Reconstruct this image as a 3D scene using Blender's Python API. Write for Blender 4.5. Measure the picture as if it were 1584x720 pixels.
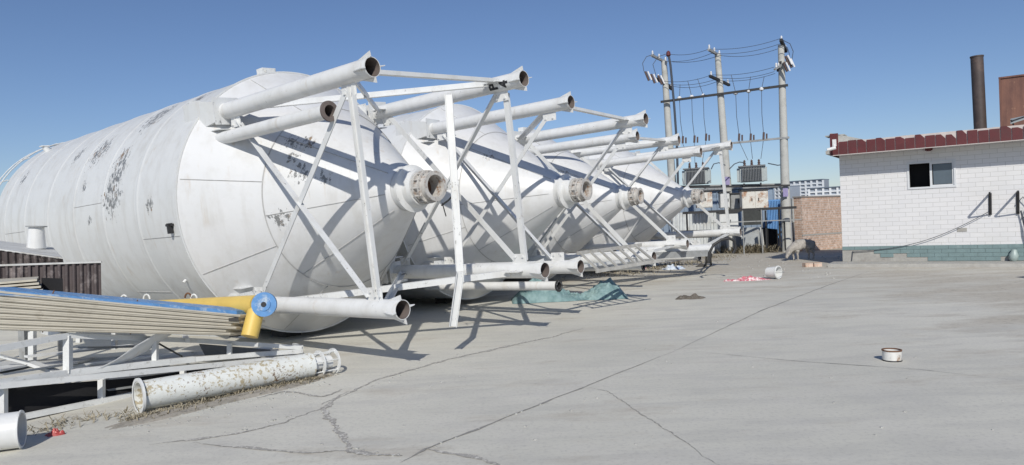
import bpy, math, random
from mathutils import Vector, Matrix, noise
R = math.radians
random.seed(7)
for o in list(bpy.data.objects): bpy.data.objects.remove(o)
scn = bpy.context.scene
col = scn.collection
# ------------------------------------------------------------ camera
FPX, PITCH, ROLL, EYE = 1081.8, -0.012, -0.042, 1.6
_f = Vector((0, math.cos(PITCH), math.sin(PITCH))); _u = Vector((0, -math.sin(PITCH), math.cos(PITCH))); _x = Vector((1, 0, 0))
CXV = _x*math.cos(ROLL) + _u*math.sin(ROLL); CUV = -_x*math.sin(ROLL) + _u*math.cos(ROLL)
cd = bpy.data.cameras.new('camera'); cam = bpy.data.objects.new('camera', cd); col.objects.link(cam)
cd.sensor_width = 36; cd.lens = 36*FPX/1584; cd.clip_start = .05; cd.clip_end = 3000
m = Matrix((CXV, CUV, -_f)).transposed().to_4x4(); m.translation = (0, 0, EYE); cam.matrix_world = m
scn.camera = cam
# ------------------------------------------------------------ light
SUN_EL = R(35); SH = Vector((0.015, 1.0)).normalized()          # shadows fall along SH
sd = bpy.data.lights.new('sun', 'SUN'); sun = bpy.data.objects.new('sun', sd); col.objects.link(sun)
sd.energy = 3.1; sd.angle = R(.55); sd.color = (1, .955, .87)
ld = Vector((SH.x*math.cos(SUN_EL), SH.y*math.cos(SUN_EL), -math.sin(SUN_EL)))
sun.rotation_euler = ld.to_track_quat('-Z', 'Y').to_euler()
w = bpy.data.worlds.new('World'); scn.world = w; w.use_nodes = True
nt = w.node_tree; bg = nt.nodes['Background']; sky = nt.nodes.new('ShaderNodeTexSky'); sky.sky_type = 'NISHITA'
sky.sun_disc = False; sky.sun_elevation = SUN_EL; sky.sun_rotation = math.atan2(-SH.x, -SH.y)
sky.altitude = 200; sky.air_density = 1.0; sky.dust_density = .2; sky.ozone_density = 4.5
tint = nt.nodes.new('ShaderNodeMix'); tint.data_type = 'RGBA'; tint.blend_type = 'MULTIPLY'; tint.inputs[0].default_value = 1; tint.inputs[7].default_value = (.99, .965, 1.05, 1)
nt.links.new(sky.outputs[0], tint.inputs[6]); nt.links.new(tint.outputs[2], bg.inputs[0]); bg.inputs[1].default_value = .071
scn.view_settings.view_transform = 'Standard'; scn.view_settings.look = 'None'
scn.view_settings.exposure = 0.22; scn.view_settings.gamma = 1
# ------------------------------------------------------------ helpers
def ray(px, py): return CXV*((px-792)/FPX) + CUV*((360-py)/FPX) + _f
def at(px, py, Y):
    d = ray(px, py); return Vector((0, 0, EYE)) + d*(Y/d.y)
def gr(px, py, z=0.0):
    d = ray(px, py); return Vector((0, 0, EYE)) + d*((z-EYE)/d.z)

def basis(d, up=Vector((0, 0, 1))):
    d = d.normalized(); 
    if abs(d.dot(up)) > .98: up = Vector((1, 0, 0)) if abs(d.x) < .9 else Vector((0, 1, 0))
    s = d.cross(up).normalized(); return s, s.cross(d).normalized(), d
class MB:
    def __init__(s): s.v = []; s.f = []
    def add(s, vs, fs):
        b = len(s.v); s.v += [Vector(q) for q in vs]; s.f += [tuple(b+i for i in f) for f in fs]; return s
    def box(s, c, size, rz=0, M=None):
        h = [x/2 for x in size]; c = Vector(c); Q = M or Matrix.Rotation(rz, 3, 'Z')
        vs = [c + Q @ Vector((sx*h[0], sy*h[1], sz*h[2])) for sx in (-1, 1) for sy in (-1, 1) for sz in (-1, 1)]
        return s.add(vs, [(0,1,3,2),(4,6,7,5),(0,4,5,1),(2,3,7,6),(0,2,6,4),(1,5,7,3)])
    def prism(s, p0, p1, prof, up=Vector((0, 0, 1)), twist=0):
        p0, p1 = Vector(p0), Vector(p1); a, b, d = basis(p1-p0, Vector(up)); n = len(prof)
        c, k = math.cos(twist), math.sin(twist)
        pr = [(x*c-y*k, x*k+y*c) for x, y in prof]
        vs = [p + a*x + b*y for p in (p0, p1) for x, y in pr]
        return s.add(vs, [(i, (i+1) % n, n+(i+1) % n, n+i) for i in range(n)] + [tuple(range(n))[::-1], tuple(range(n, 2*n))])
    def beam(s, p0, p1, w_, h_, up=(0, 0, 1)):
        return s.prism(p0, p1, [(-w_/2, -h_/2), (w_/2, -h_/2), (w_/2, h_/2), (-w_/2, h_/2)], up)
    def angle(s, p0, p1, w_=.08, t=.008, up=(0, 0, 1), twist=0):
        return s.prism(p0, p1, [(0, 0), (w_, 0), (w_, t), (t, t), (t, w_), (0, w_)], up, twist)
    def chan(s, p0, p1, w_=.1, d_=.05, t=.008, up=(0, 0, 1), twist=0):
        x = w_/2
        return s.prism(p0, p1, [(-x, 0), (x, 0), (x, d_), (x-t, d_), (x-t, t), (-x+t, t), (-x+t, d_), (-x, d_)], up, twist)
    def ring(s, c, a, b, r, seg): 
        return [Vector(c) + a*(r*math.cos(2*math.pi*i/seg)) + b*(r*math.sin(2*math.pi*i/seg)) for i in range(seg)]
    def tube(s, pts, r, seg=12, caps=True, up=Vector((0, 0, 1))):
        pts = [Vector(p) for p in pts]; n = len(pts); rs = r if isinstance(r, (list, tuple)) else [r]*n; vs = []; pa = None
        for i, p in enumerate(pts):
            d = (pts[min(i+1, n-1)] - pts[max(i-1, 0)])
            a, b, d = basis(d, up)
            if pa is not None:
                a = (pa - d*pa.dot(d)).normalized(); b = a.cross(d)
            pa = a
            vs += s.ring(p, a, b, rs[i], seg)
        fs = [(k*seg+i, k*seg+(i+1) % seg, (k+1)*seg+(i+1) % seg, (k+1)*seg+i) for k in range(n-1) for i in range(seg)]
        if caps: fs += [tuple(range(seg)), tuple(range((n-1)*seg, n*seg))]
        return s.add(vs, fs)
    def lathe(s, p0, d, prof, seg=48, closed=False, up=Vector((0, 0, 1))):   # prof: (along, radius)
        p0 = Vector(p0); a, b, d = basis(Vector(d), Vector(up)); vs = []
        for t, r in prof: vs += s.ring(p0 + d*t, a, b, max(r, 1e-4), seg)
        n = len(prof); fs = [(k*seg+i, k*seg+(i+1) % seg, ((k+1) % n)*seg+(i+1) % seg, ((k+1) % n)*seg+i) for k in range(n if closed else n-1) for i in range(seg)]
        return s.add(vs, fs)
    def pipe(s, p0, p1, r, th=.008, seg=28):                       # open hollow pipe
        p0, p1 = Vector(p0), Vector(p1); L = (p1-p0).length
        return s.lathe(p0, p1-p0, [(0, r), (L, r), (L, r-th), (0, r-th)], seg, True)
    def grid(s, nx, ny, fn):
        vs = [fn(i/(nx-1), j/(ny-1)) for j in range(ny) for i in range(nx)]
        return s.add(vs, [(j*nx+i, j*nx+i+1, (j+1)*nx+i+1, (j+1)*nx+i) for j in range(ny-1) for i in range(nx-1)])
    def build(s, name, mat, parent=None, local=False, smooth=35, fix=True):
        me = bpy.data.meshes.new(name); vs = s.v
        if parent is not None and not local:
            rt = parent
            while rt.parent: rt = rt.parent
            inv = rt.matrix_world.inverted(); vs = [inv @ p for p in vs]
        org = None; n0 = getattr(s, 'n0', None)
        if parent is None:
            xs = [p.x for p in vs]; ys = [p.y for p in vs]; zs = [p.z for p in vs]
            org = Vector(((min(xs)+max(xs))/2, (min(ys)+max(ys))/2, min(zs))); vs = [p-org for p in vs]
        me.from_pydata([tuple(p) for p in vs], [], s.f); me.validate()
        if fix:
            import bmesh
            bm = bmesh.new(); bm.from_mesh(me); bmesh.ops.recalc_face_normals(bm, faces=bm.faces); bm.to_mesh(me); bm.free()
        if smooth:
            me.polygons.foreach_set('use_smooth', [True]*len(me.polygons)); me.set_sharp_from_angle(angle=R(smooth))
        for mm in (mat if isinstance(mat, (list, tuple)) else [mat]): me.materials.append(mm)
        if n0 is not None: me.polygons.foreach_set('material_index', [0 if i < n0 else 1 for i in range(len(me.polygons))])
        o = bpy.data.objects.new(name, me); col.objects.link(o); o.parent = parent
        if org is not None: o.location = org; o.matrix_world = Matrix.Translation(org)
        return o
def tag(o, label=None, cat=None, group=None, kind=None):
    if label: o['label'] = label
    if cat: o['category'] = cat
    if group: o['group'] = group
    if kind: o['kind'] = kind
    return o
def thing(name, loc, label, cat, group=None, rz=0, M=None):
    o = bpy.data.objects.new(name, None); col.objects.link(o); o.empty_display_size = .2
    mw = M if M is not None else Matrix.Translation(Vector(loc)) @ Matrix.Rotation(rz, 4, 'Z')
    o.matrix_world = mw; o.matrix_basis = mw
    return tag(o, label, cat, group)
def copy_tree(o, parent=None):
    c = o.copy(); col.objects.link(c); c.parent = parent
    for ch in list(o.children): copy_tree(ch, c)
    return c
# ------------------------------------------------------------ materials
class N:
    def __init__(s, name):
        s.m = bpy.data.materials.new(name); s.m.use_nodes = True; s.t = s.m.node_tree; s.b = s.t.nodes['Principled BSDF']
        s.tc = s.t.nodes.new('ShaderNodeTexCoord').outputs['Object']
    def l(s, a, b): s.t.links.new(a, b)
    def n(s, k): return s.t.nodes.new(k)
    def mapv(s, scale=(1, 1, 1), loc=(0, 0, 0), src=None, rot=(0, 0, 0)):
        q = s.n('ShaderNodeMapping'); q.inputs['Scale'].default_value = scale; q.inputs['Location'].default_value = loc; q.inputs['Rotation'].default_value = rot
        s.l(src or s.tc, q.inputs[0]); return q.outputs[0]
    def noise(s, scale, detail=5, rough=.6, v=None, dist=0):
        q = s.n('ShaderNodeTexNoise'); q.inputs['Scale'].default_value = scale; q.inputs['Detail'].default_value = detail
        q.inputs['Roughness'].default_value = rough; q.inputs['Distortion'].default_value = dist; s.l(v or s.tc, q.inputs['Vector']); return q.outputs['Fac']
    def ramp(s, f, lo, hi, inv=False):
        q = s.n('ShaderNodeMapRange'); q.inputs[1].default_value = lo; q.inputs[2].default_value = hi
        if inv: q.inputs[3].default_value = 1; q.inputs[4].default_value = 0
        s.l(f, q.inputs[0]); return q.outputs[0]
    def math(s, op, a, b):
        q = s.n('ShaderNodeMath'); q.operation = op
        for i, x in enumerate((a, b)):
            if isinstance(x, (int, float)): q.inputs[i].default_value = x
            else: s.l(x, q.inputs[i])
        return q.outputs[0]
    def mix(s, f, a, b):
        q = s.n('ShaderNodeMix'); q.data_type = 'RGBA'
        if isinstance(f, (int, float)): q.inputs[0].default_value = f
        else: s.l(f, q.inputs[0])
        for i, x in ((6, a), (7, b)):
            if isinstance(x, tuple): q.inputs[i].default_value = (*x, 1)
            else: s.l(x, q.inputs[i])
        return q.outputs[2]
    def spots(s, pts):                                               # soft balls round given local points
        acc = None
        for p, r in pts:
            q = s.n('ShaderNodeVectorMath'); q.operation = 'DISTANCE'; s.l(s.tc, q.inputs[0]); q.inputs[1].default_value = p
            f = s.ramp(q.outputs['Value'], r*.3, r, True)
            acc = f if acc is None else s.math('MAXIMUM', acc, f)
        return acc
    def out(s, c, rough=.6, bump=None, bs=.3, bd=.01, metal=0):
        if isinstance(c, tuple): s.b.inputs['Base Color'].default_value = (*c, 1)
        else: s.l(c, s.b.inputs['Base Color'])
        if isinstance(rough, (int, float)): s.b.inputs['Roughness'].default_value = rough
        else: s.l(rough, s.b.inputs['Roughness'])
        s.b.inputs['Metallic'].default_value = metal
        if bump is not None:
            q = s.n('ShaderNodeBump'); q.inputs['Strength'].default_value = bs; q.inputs['Distance'].default_value = bd; s.l(bump, q.inputs['Height']); s.l(q.outputs[0], s.b.inputs['Normal'])
        return s.m
def simple(name, c, rough=.6, var=.25, scale=6, dirt=None, bump=.2, metal=0, ds=3, dth=(.52, .72)):
    k = N(name); f = k.noise(scale, 6, .65)
    d = tuple(x*(1-var) for x in c); cc = k.mix(k.ramp(f, .3, .7), c, d)
    if dirt: cc = k.mix(k.ramp(k.noise(ds, 8, .7), *dth), cc, dirt)
    return k.out(cc, rough, f, bump, .01, metal)
def painted(name, base=(.72, .73, .74), spots=None, rusty=.0, gen=.70, streak=.25):
    k = N(name)
    big = k.noise(1.1, 4, .55); mid = k.noise(5, 6, .6)
    st = k.noise(1.0, 5, .6, k.mapv((5, 5, .55)))
    c = k.mix(k.math('MULTIPLY', k.ramp(big, .35, .75), .5), base, tuple(x*y for x, y in zip(base, (.90, .91, .90))))
    c = k.mix(k.math('MULTIPLY', k.ramp(st, .50, .78), streak), c, (.42, .40, .36))
    c = k.mix(k.math('MULTIPLY', k.ramp(mid, .5, .75), .35), c, (.50, .485, .45))
    fine = k.noise(22, 6, .7, k.mapv((1, 1, .6))); 
    g = k.ramp(fine, gen, gen+.02)
    cl = k.ramp(k.noise(1.7, 3, .5), .52, .6)
    peel = k.math('MULTIPLY', g, cl)
    if spots:
        sp = k.spots(spots); f2 = k.noise(13, 8, .74, k.mapv((1.5, .8, .8)))
        p2 = k.ramp(k.math('ADD', f2, k.math('MULTIPLY', sp, .22)), .70, .72)
        peel = k.math('MAXIMUM', peel, k.math('MULTIPLY', p2, k.ramp(sp, .02, .08)))
    pc = k.mix(k.ramp(k.noise(4, 5, .7), .56, .64), (.20, .205, .205), (.27, .19, .12))
    run = k.ramp(k.noise(1.0, 4, .6, k.mapv((9, 9, .7), (2, 5, 1))), .60, .70); c = k.mix(k.math('MULTIPLY', k.math('MULTIPLY', run, k.ramp(big, .45, .6)), .35), c, (.47, .38, .28))
    c = k.mix(peel, c, pc)
    if rusty:
        c = k.mix(k.ramp(k.noise(3.2, 7, .7), .62-rusty*.2, .74-rusty*.2), c, (.34, .17, .07))
    h = k.math('ADD', k.math('MULTIPLY', big, 1.5), k.math('MULTIPLY', peel, -.25))
    return k.out(c, .42, h, .35, .03)
M = {}
M['bar'] = painted('brace_paint', (.68, .69, .69), gen=.60, streak=.45)
M['leg'] = painted('leg_paint', (.72, .725, .72), gen=.64, streak=.35)
M['rust'] = simple('rusty_steel', (.20, .10, .055), .85, .5, 12, (.09, .055, .04))
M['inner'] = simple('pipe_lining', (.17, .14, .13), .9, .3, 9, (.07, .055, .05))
M['flange'] = simple('flange_steel', (.58, .56, .53), .7, .3, 14, (.24, .15, .10), ds=11, dth=(.54, .64))
M['black'] = simple('black_metal', (.03, .03, .032), .6, .3)
M['ink'] = simple('black_marker_paint', (.03, .03, .035), .7, .3)
M['block'] = simple('dark_support_block', (.08, .075, .07), .9, .4)
M['yellow'] = simple('yellow_paint', (.74, .52, .13), .5, .12, 4, (.50, .36, .12), ds=5, dth=(.58, .8))
M['blue'] = simple('blue_paint', (.12, .30, .60), .5, .3, 9, (.42, .50, .58), ds=10, dth=(.52, .66))
M['galv'] = simple('weathered_white_steel', (.74, .75, .74), .6, .15, 5, (.36, .35, .32), ds=9, dth=(.56, .74))
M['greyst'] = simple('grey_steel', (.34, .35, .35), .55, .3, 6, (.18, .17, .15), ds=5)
M['dust'] = simple('dusty_sheet', (.64, .645, .63), .7, .3, 4, (.36, .34, .30), ds=3)
M['wood'] = simple('old_wood', (.26, .21, .16), .9, .4, 12)
M['pole'] = simple('pole_concrete', (.52, .52, .49), .85, .15, 4, (.36, .36, .33), ds=2)
M['wire'] = simple('cable_sheath', (.06, .07, .09), .6, .1)
M['ceramic'] = simple('white_ceramic', (.8, .8, .8), .3, .1)
M['brown_ceramic'] = simple('brown_ceramic', (.12, .08, .07), .35, .2)
M['tgrey'] = simple('transformer_paint', (.42, .46, .46), .5, .15, 5)
M['tfin'] = simple('radiator_paint', (.20, .21, .22), .5, .2, 5)
M['cream'] = simple('cream_cabinet_paint', (.70, .68, .62), .6, .15, 5, (.34, .16, .07), ds=2.2, dth=(.50, .60))
M['cab'] = simple('meter_cabinet_paint', (.66, .67, .66), .6, .15, 5)
M['hutw'] = simple('white_corrugated_paint', (.62, .65, .66), .6, .2, 5, (.40, .38, .34), ds=2)
M['bluegrey'] = simple('blue_grey_cladding', (.24, .31, .40), .6, .15, 3)
M['bluec'] = simple('blue_container_paint', (.16, .36, .68), .5, .2, 3, (.45, .52, .6), ds=3, dth=(.6, .75))
M['cemdark'] = simple('old_render', (.36, .33, .30), .9, .3, 5, (.24, .21, .18))
M['far'] = simple('far_facade', (.27, .31, .37), .8, .1, .2)
M['farw'] = simple('far_balconies', (.72, .75, .78), .8, .05, .2)
M['farglass'] = simple('far_glass', (.16, .20, .26), .3, .2, .3)
M['fleece'] = simple('grey_fleece', (.50, .47, .43), .95, .45, 14, (.20, .17, .14), bump=.9, ds=6)
M['darkleg'] = simple('dark_sheep_legs', (.07, .06, .05), .9, .3)
M['red'] = simple('red_fascia_tile', (.125, .024, .027), .6, .3, 3, (.09, .03, .03), ds=2)
M['grout'] = simple('pale_grout', (.62, .56, .53), .9, .2)
M['mortar'] = simple('roof_mortar', (.50, .50, .47), .9, .3, 6, (.33, .32, .30))
M['teal'] = simple('teal_plinth_tile', (.20, .285, .29), .55, .2, 4, (.33, .38, .37), ds=5, dth=(.6, .8))
M['render'] = simple('plinth_render', (.42, .41, .38), .95, .25, 7, (.28, .26, .24))
M['frame'] = simple('aluminium_frame', (.66, .68, .70), .4, .1)
M['glass'] = simple('window_glass', (.10, .13, .16), .12, .1)
M['dark'] = simple('near_black_and_shade', (.012, .012, .014), .9, .2)  # near-black: painted shade in the gap, trusses and window; also the bin
M['chim'] = simple('sooty_chimney_steel', (.085, .065, .06), .6, .35, 2.5, (.15, .10, .08), ds=2)
M['plastic'] = simple('white_plastic', (.74, .75, .74), .45, .1, 5)
M['pink'] = simple('pink_plastic_cloth', (.60, .16, .20), .7, .3, 9, (.78, .66, .66), ds=14, dth=(.48, .56))
M['bluew'] = simple('blue_white_bag', (.62, .68, .76), .6, .2, 9, (.16, .28, .55), ds=9, dth=(.56, .62))
M['weed'] = simple('dry_weed', (.42, .37, .27), .95, .5, 20, (.20, .16, .10), ds=18)
M['soil'] = simple('loose_soil', (.38, .35, .30), .95, .35, 15, (.22, .20, .17), bump=.8, ds=18)
M['redtrash'] = simple('red_wrapper', (.55, .09, .08), .4, .4, 20)
M['panelbrown'] = simple('brown_sheet', (.10, .08, .08), .7, .4, 4, (.30, .26, .25), ds=4, dth=(.5, .68))
M['beige'] = simple('beige_sheet', (.56, .52, .43), .6, .18, 3, (.34, .30, .23), ds=4, dth=(.55, .75))
M['greenpot'] = simple('grey_green_glaze', (.36, .44, .42), .4, .2)
def tile_mat():
    k = N('white_wall_tile'); sp = k.n('ShaderNodeSeparateXYZ'); k.l(k.tc, sp.inputs[0]); cb = k.n('ShaderNodeCombineXYZ'); k.l(sp.outputs[0], cb.inputs[0]); k.l(sp.outputs[2], cb.inputs[1])
    b = k.n('ShaderNodeTexBrick'); k.l(cb.outputs[0], b.inputs['Vector']); b.inputs['Scale'].default_value = 1
    b.inputs['Brick Width'].default_value = .33; b.inputs['Row Height'].default_value = .122; b.inputs['Mortar Size'].default_value = .005; b.inputs['Mortar Smooth'].default_value = .2
    b.inputs['Color1'].default_value = (.72, .715, .72, 1); b.inputs['Color2'].default_value = (.68, .68, .69, 1); b.inputs['Mortar'].default_value = (.47, .47, .46, 1)
    wob = k.noise(9, 4, .6); c = k.mix(k.math('MULTIPLY', k.ramp(k.noise(.9, 5, .6), .45, .75), .3), b.outputs['Color'], (.60, .59, .55))
    h = k.math('ADD', k.math('MULTIPLY', b.outputs['Fac'], -1), k.math('MULTIPLY', wob, .3))
    return k.out(c, .4, h, .4, .006)
M['tile'] = tile_mat()
def brick_mat():
    k = N('old_red_brick'); sp = k.n('ShaderNodeSeparateXYZ'); k.l(k.tc, sp.inputs[0]); cb = k.n('ShaderNodeCombineXYZ')
    k.l(k.math('ADD', sp.outputs[0], sp.outputs[1]), cb.inputs[0]); k.l(sp.outputs[2], cb.inputs[1])
    b = k.n('ShaderNodeTexBrick'); k.l(cb.outputs[0], b.inputs['Vector']); b.inputs['Scale'].default_value = 1
    b.inputs['Brick Width'].default_value = .27; b.inputs['Row Height'].default_value = .095; b.inputs['Mortar Size'].default_value = .012
    b.inputs['Color1'].default_value = (.54, .35, .25, 1); b.inputs['Color2'].default_value = (.40, .27, .20, 1); b.inputs['Mortar'].default_value = (.50, .44, .38, 1)
    c = k.mix(k.ramp(k.noise(6.5, 6, .8), .48, .60), b.outputs['Color'], (.66, .53, .45))
    return k.out(c, .9, k.math('MULTIPLY', b.outputs['Fac'], -1), .6, .01)
M['brick'] = brick_mat()
def conc_mat():
    k = N('yard_concrete'); P = k.tc
    big = k.noise(.16, 5, .6); mid = k.noise(1.2, 6, .62); fine = k.noise(26, 4, .7)
    sw = k.noise(1.6, 5, .6, k.mapv((.5, 2.4, 1), rot=(0, 0, R(14)))) 
    c = k.mix(k.ramp(big, .38, .62), (.66, .64, .565), (.56, .545, .48))
    st_ = k.noise(.55, 7, .68, k.mapv((1, 1.6, 1), (7, 3, 0))); c = k.mix(k.math('MULTIPLY', k.ramp(st_, .50, .66), .45), c, (.46, .45, .42))
    c = k.mix(k.math('MULTIPLY', k.ramp(mid, .48, .70), .45), c, (.63, .605, .55))
    c = k.mix(k.math('MULTIPLY', k.ramp(sw, .48, .68), .40), c, (.43, .42, .39))
    c = k.mix(k.math('MULTIPLY', k.ramp(fine, .50, .72), .45), c, (.36, .35, .33))
    c = k.mix(k.ramp(k.noise(60, 2, .5), .74, .78), c, (.16, .15, .14))
    # worn, dirty ground: far part of the yard and the right side
    sp = k.n('ShaderNodeSeparateXYZ'); k.l(P, sp.inputs[0])
    far = k.ramp(sp.outputs[1], 13.0, 21.0); rgt = k.ramp(k.math('ADD', sp.outputs[0], k.math('MULTIPLY', sp.outputs[1], -.25)), 2.6, 5.0)
    wn = k.noise(.9, 8, .72, k.mapv((.55, 1.5, 1)))
    worn = k.math('ADD', wn, k.math('MULTIPLY', k.math('MAXIMUM', far, k.math('MULTIPLY', rgt, .8)), .22))
    c = k.mix(k.math('MULTIPLY', k.ramp(worn, .54, .72), .85), c, (.47, .43, .36))
    peb = k.ramp(k.noise(9, 7, .75), .52, .64); c = k.mix(k.math('MULTIPLY', k.math('MULTIPLY', peb, k.ramp(worn, .56, .72)), .7), c, (.27, .25, .215))
    dirt = k.ramp(k.math('ADD', sp.outputs[1], k.math('MULTIPLY', k.noise(.3, 5, .7), 8)), 30, 34)
    c = k.mix(dirt, c, (.33, .29, .22))
    h = k.math('ADD', k.math('MULTIPLY', mid, .5), k.math('ADD', k.math('MULTIPLY', fine, .25), k.math('MULTIPLY', wn, .6)))
    return k.out(c, .85, h, .35, .02)
M['conc'] = conc_mat()
M['crack'] = simple('crack_filling', (.44, .42, .385), .95, .35, 25, (.62, .60, .55), bump=.9, ds=22, dth=(.5, .58))
M['joint'] = simple('joint_filling', (.37, .36, .335), .95, .4, 18)
M['apron'] = simple('apron_concrete', (.43, .42, .39), .9, .25, 5, (.32, .30, .27))
def tarp_mat():
    k = N('teal_mesh_netting'); f = k.noise(7, 6, .65); c = k.mix(k.ramp(f, .35, .65), (.26, .38, .39), (.14, .24, .25))
    c = k.mix(k.ramp(k.noise(3, 4, .6), .55, .7), c, (.36, .50, .49)); wv = k.n('ShaderNodeTexWave'); wv.inputs['Scale'].default_value = 30; k.l(k.tc, wv.inputs[0])
    return k.out(c, .7, k.math('ADD', f, k.math('MULTIPLY', wv.outputs['Fac'], .2)), .6, .02)
M['tarp'] = tarp_mat()
# ------------------------------------------------------------ ground
g = MB(); g.grid(60, 60, lambda u, v: Vector(((u-.5)*3000*abs(2*(u-.5))**1.5*1.0 if False else (u-.5)*2400, (v-.5)*2400, 0)))
gnd = MB().add([(-1500, -600, 0), (1500, -600, 0), (1500, 2000, 0), (-1500, 2000, 0)], [(0, 1, 2, 3)])
o = bpy.data.meshes.new('ground'); o.from_pydata([tuple(p) for p in gnd.v], [], gnd.f); o.materials.append(M['conc']); go = bpy.data.objects.new('ground', o); col.objects.link(go); tag(go, kind='structure')
def strip(name, pts, w0, mat, jag=.0, z=.004, n=46, seed=1):
    rd = random.Random(seed); P = [gr(*p) for p in pts]; c = []
    for i in range(len(P)-1):
        for k in range(n): c.append(P[i].lerp(P[i+1], k/n))
    c.append(P[-1]); mb = MB(); vs = []
    for i, p in enumerate(c):
        d = (c[min(i+1, len(c)-1)] - c[max(i-1, 0)]).normalized(); s_ = Vector((-d.y, d.x, 0))
        j = (noise.noise(p*2.3+Vector((seed, 0, 0)))*1.0 + noise.noise(p*7)*.5 + noise.noise(p*19)*.4)*jag
        ww = w0*(.35+.9*abs(noise.noise(p*4.1+Vector((9, seed, 0))))*2 + rd.random()*.35) if jag else w0
        ww *= min(1, .15 + 3*min(i, len(c)-1-i)/len(c)) if jag else 1
        vs += [p + s_*(j+ww/2) + Vector((0, 0, z)), p + s_*(j-ww/2) + Vector((0, 0, z))]
    mb.add(vs, [(2*i, 2*i+1, 2*i+3, 2*i+2) for i in range(len(c)-1)])
    return tag(mb.build(name, mat, smooth=None), kind='structure')
strip('pavement_joint', [(620, 716), (660, 695), (850, 620), (1040, 545)], .018, M['joint'], .012, seed=2, n=30)
strip('pavement_joint', [(1040, 545), (1180, 480), (1280, 442), (1345, 420)], .022, M['joint'], .012, seed=3, n=30)
strip('pavement_joint', [(1040, 541), (1230, 559), (1420, 572), (1584, 590)], .010, M['joint'], .008, seed=4, n=30)
strip('pavement_crack', [(496, 626), (600, 583), (665, 564), (740, 546), (850, 522), (905, 508)], .05, M['crack'], .05, seed=5)
strip('pavement_crack', [(400, 617), (440, 606), (500, 614), (530, 603)], .05, M['crack'], .05, seed=6)
strip('pavement_crack', [(540, 606), (498, 632), (520, 668), (545, 696), (585, 706), (622, 706)], .06, M['crack'], .05, seed=7)
strip('pavement_crack', [(300, 684), (400, 695), (480, 701), (545, 697)], .03, M['crack'], .04, seed=8)
strip('pavement_crack', [(500, 630), (440, 655), (380, 668), (310, 680), (230, 690)], .035, M['crack'], .04, seed=9)
strip('pavement_crack', [(655, 694), (720, 706), (760, 716), (800, 724)], .04, M['crack'], .03, seed=10)
strip('pavement_crack', [(900, 598), (940, 606), (985, 636), (1040, 672), (1115, 722)], .012, M['crack'], .03, seed=11)
# ------------------------------------------------------------ silos
SR, SH_, SL, SCL = 1.97, 1.315, 3.444, 8.0
LEGR = .110
S1SPOTS = [((-2.1, -1.89, .45), .62), ((-2.05, -1.80, .8), .5), ((-2.05, -1.71, .97), .4), ((-3.25, -1.55, 1.21), .55), ((-1.9, -1.16, 1.59), .6), ((-.82, -1.96, .2), .2), ((-4.3, -1.5, 1.28), .28), ((-3.3, -1.85, .67), .16),
           ((-.9, -1.0, 1.7), .4), ((.93, -1.0, 1.02), .18), ((1.33, -.93, .39), .26), ((1.2, -.92, .58), .16), ((1.6, -.77, .3), .2), ((1.1, -.86, .8), .2), ((1.1, -1.16, -.21), .28), ((1.25, -.7, .75), .22), ((-6.9, -1.6, 1.1), .3), ((-3.0, -1.95, .1), .15)]
SHELL = [painted('silo_shell_paint', (.665, .675, .67), S1SPOTS, gen=.69, streak=.42), painted('silo_shell_paint_b', (.70, .71, .71), [((1.0, -1.0, .3), .3), ((.5, -1.5, -.5), .3)], gen=.70, streak=.3)]
CONE = [painted('silo_cone_paint', (.67, .675, .68), S1SPOTS, gen=.71, streak=.30), painted('silo_cone_paint_b', (.67, .675, .68), [((1.3, -.8, .8), .25), ((.7, -1.4, .2), .2)], gen=.70, streak=.22)]
M['seam'] = simple('weld_seam', (.50, .50, .49), .7, .3, 10)
CACHE = {}
def part(key, fn, mat, parent, name=None, smooth=35):
    if key not in CACHE:
        mb = MB(); fn(mb); o = mb.build(name or key, mat, parent, local=True, smooth=smooth); CACHE[key] = o.data; return o
    o = bpy.data.objects.new(name or key, CACHE[key]); col.objects.link(o); o.parent = parent
    m0 = mat[0] if isinstance(mat, list) else mat
    if m0 is not None and o.data.materials[0] != m0:
        o.data = o.data.copy(); o.data.materials[0] = m0
    return o
def f_shell(mb):
    prof = []
    xs = [0]
    prof += [(-8.0, .001), (-8.0, SR-.03), (-7.97, SR)]
    k = 6
    for i in range(6, 0, -1):
        x = -1.22*i; prof += [(x-.12, SR), (x-.05, SR), (x-.045, SR), (x-.02, SR+.008), (x+.02, SR+.008), (x+.045, SR), (x+.05, SR), (x+.12, SR)]
    prof += [(-.12, SR), (-.04, SR), (-.03, SR), (-.028, SR+.02), (0, SR+.02), (.002, SR-.002)]
    mb.lathe((0, 0, 0), (1, 0, 0), prof, 144)
CONE_K = (SR-.29)/2.30
def f_cone(mb): mb.lathe((0, 0, 0), (1, 0, 0), [(.002, SR-.004)] + [(x, SR-.004-CONE_K*x) for x in (.3, .6, .93, 1.3, 1.7, 2.0, 2.30)], 128)
def f_seam(mb):
    def cp(x, ang, e=.004): r = SR-.004-CONE_K*x+e; return Vector((x, r*math.cos(ang), r*math.sin(ang)))
    mb.lathe((.93, 0, 0), (1, 0, 0), [(-.008, SR-.004-CONE_K*.93+.002), (0, SR-.004-CONE_K*.93+.012), (.008, SR-.004-CONE_K*.93)], 128)
    for a in (166, 205, 250, 300, 340, 20, 65, 110): 
        mb.tube([cp(.03+.9*i/6, R(a)) for i in range(7)], .006, 6)
    for a in (186, 230, 320, 50, 135):
        mb.tube([cp(.94+1.3*i/6, R(a)) for i in range(7)], .006, 6)
def f_shellseam(mb):
    for i, a in enumerate((188, 214, 170, 200, 225, 178, 206)):
        x0 = -1.22*i-.04; mb.tube([(x0, (SR+.002)*math.cos(R(a)), (SR+.002)*math.sin(R(a))), (x0-1.14, (SR+.002)*math.cos(R(a)), (SR+.002)*math.sin(R(a)))], .005, 6)
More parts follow.
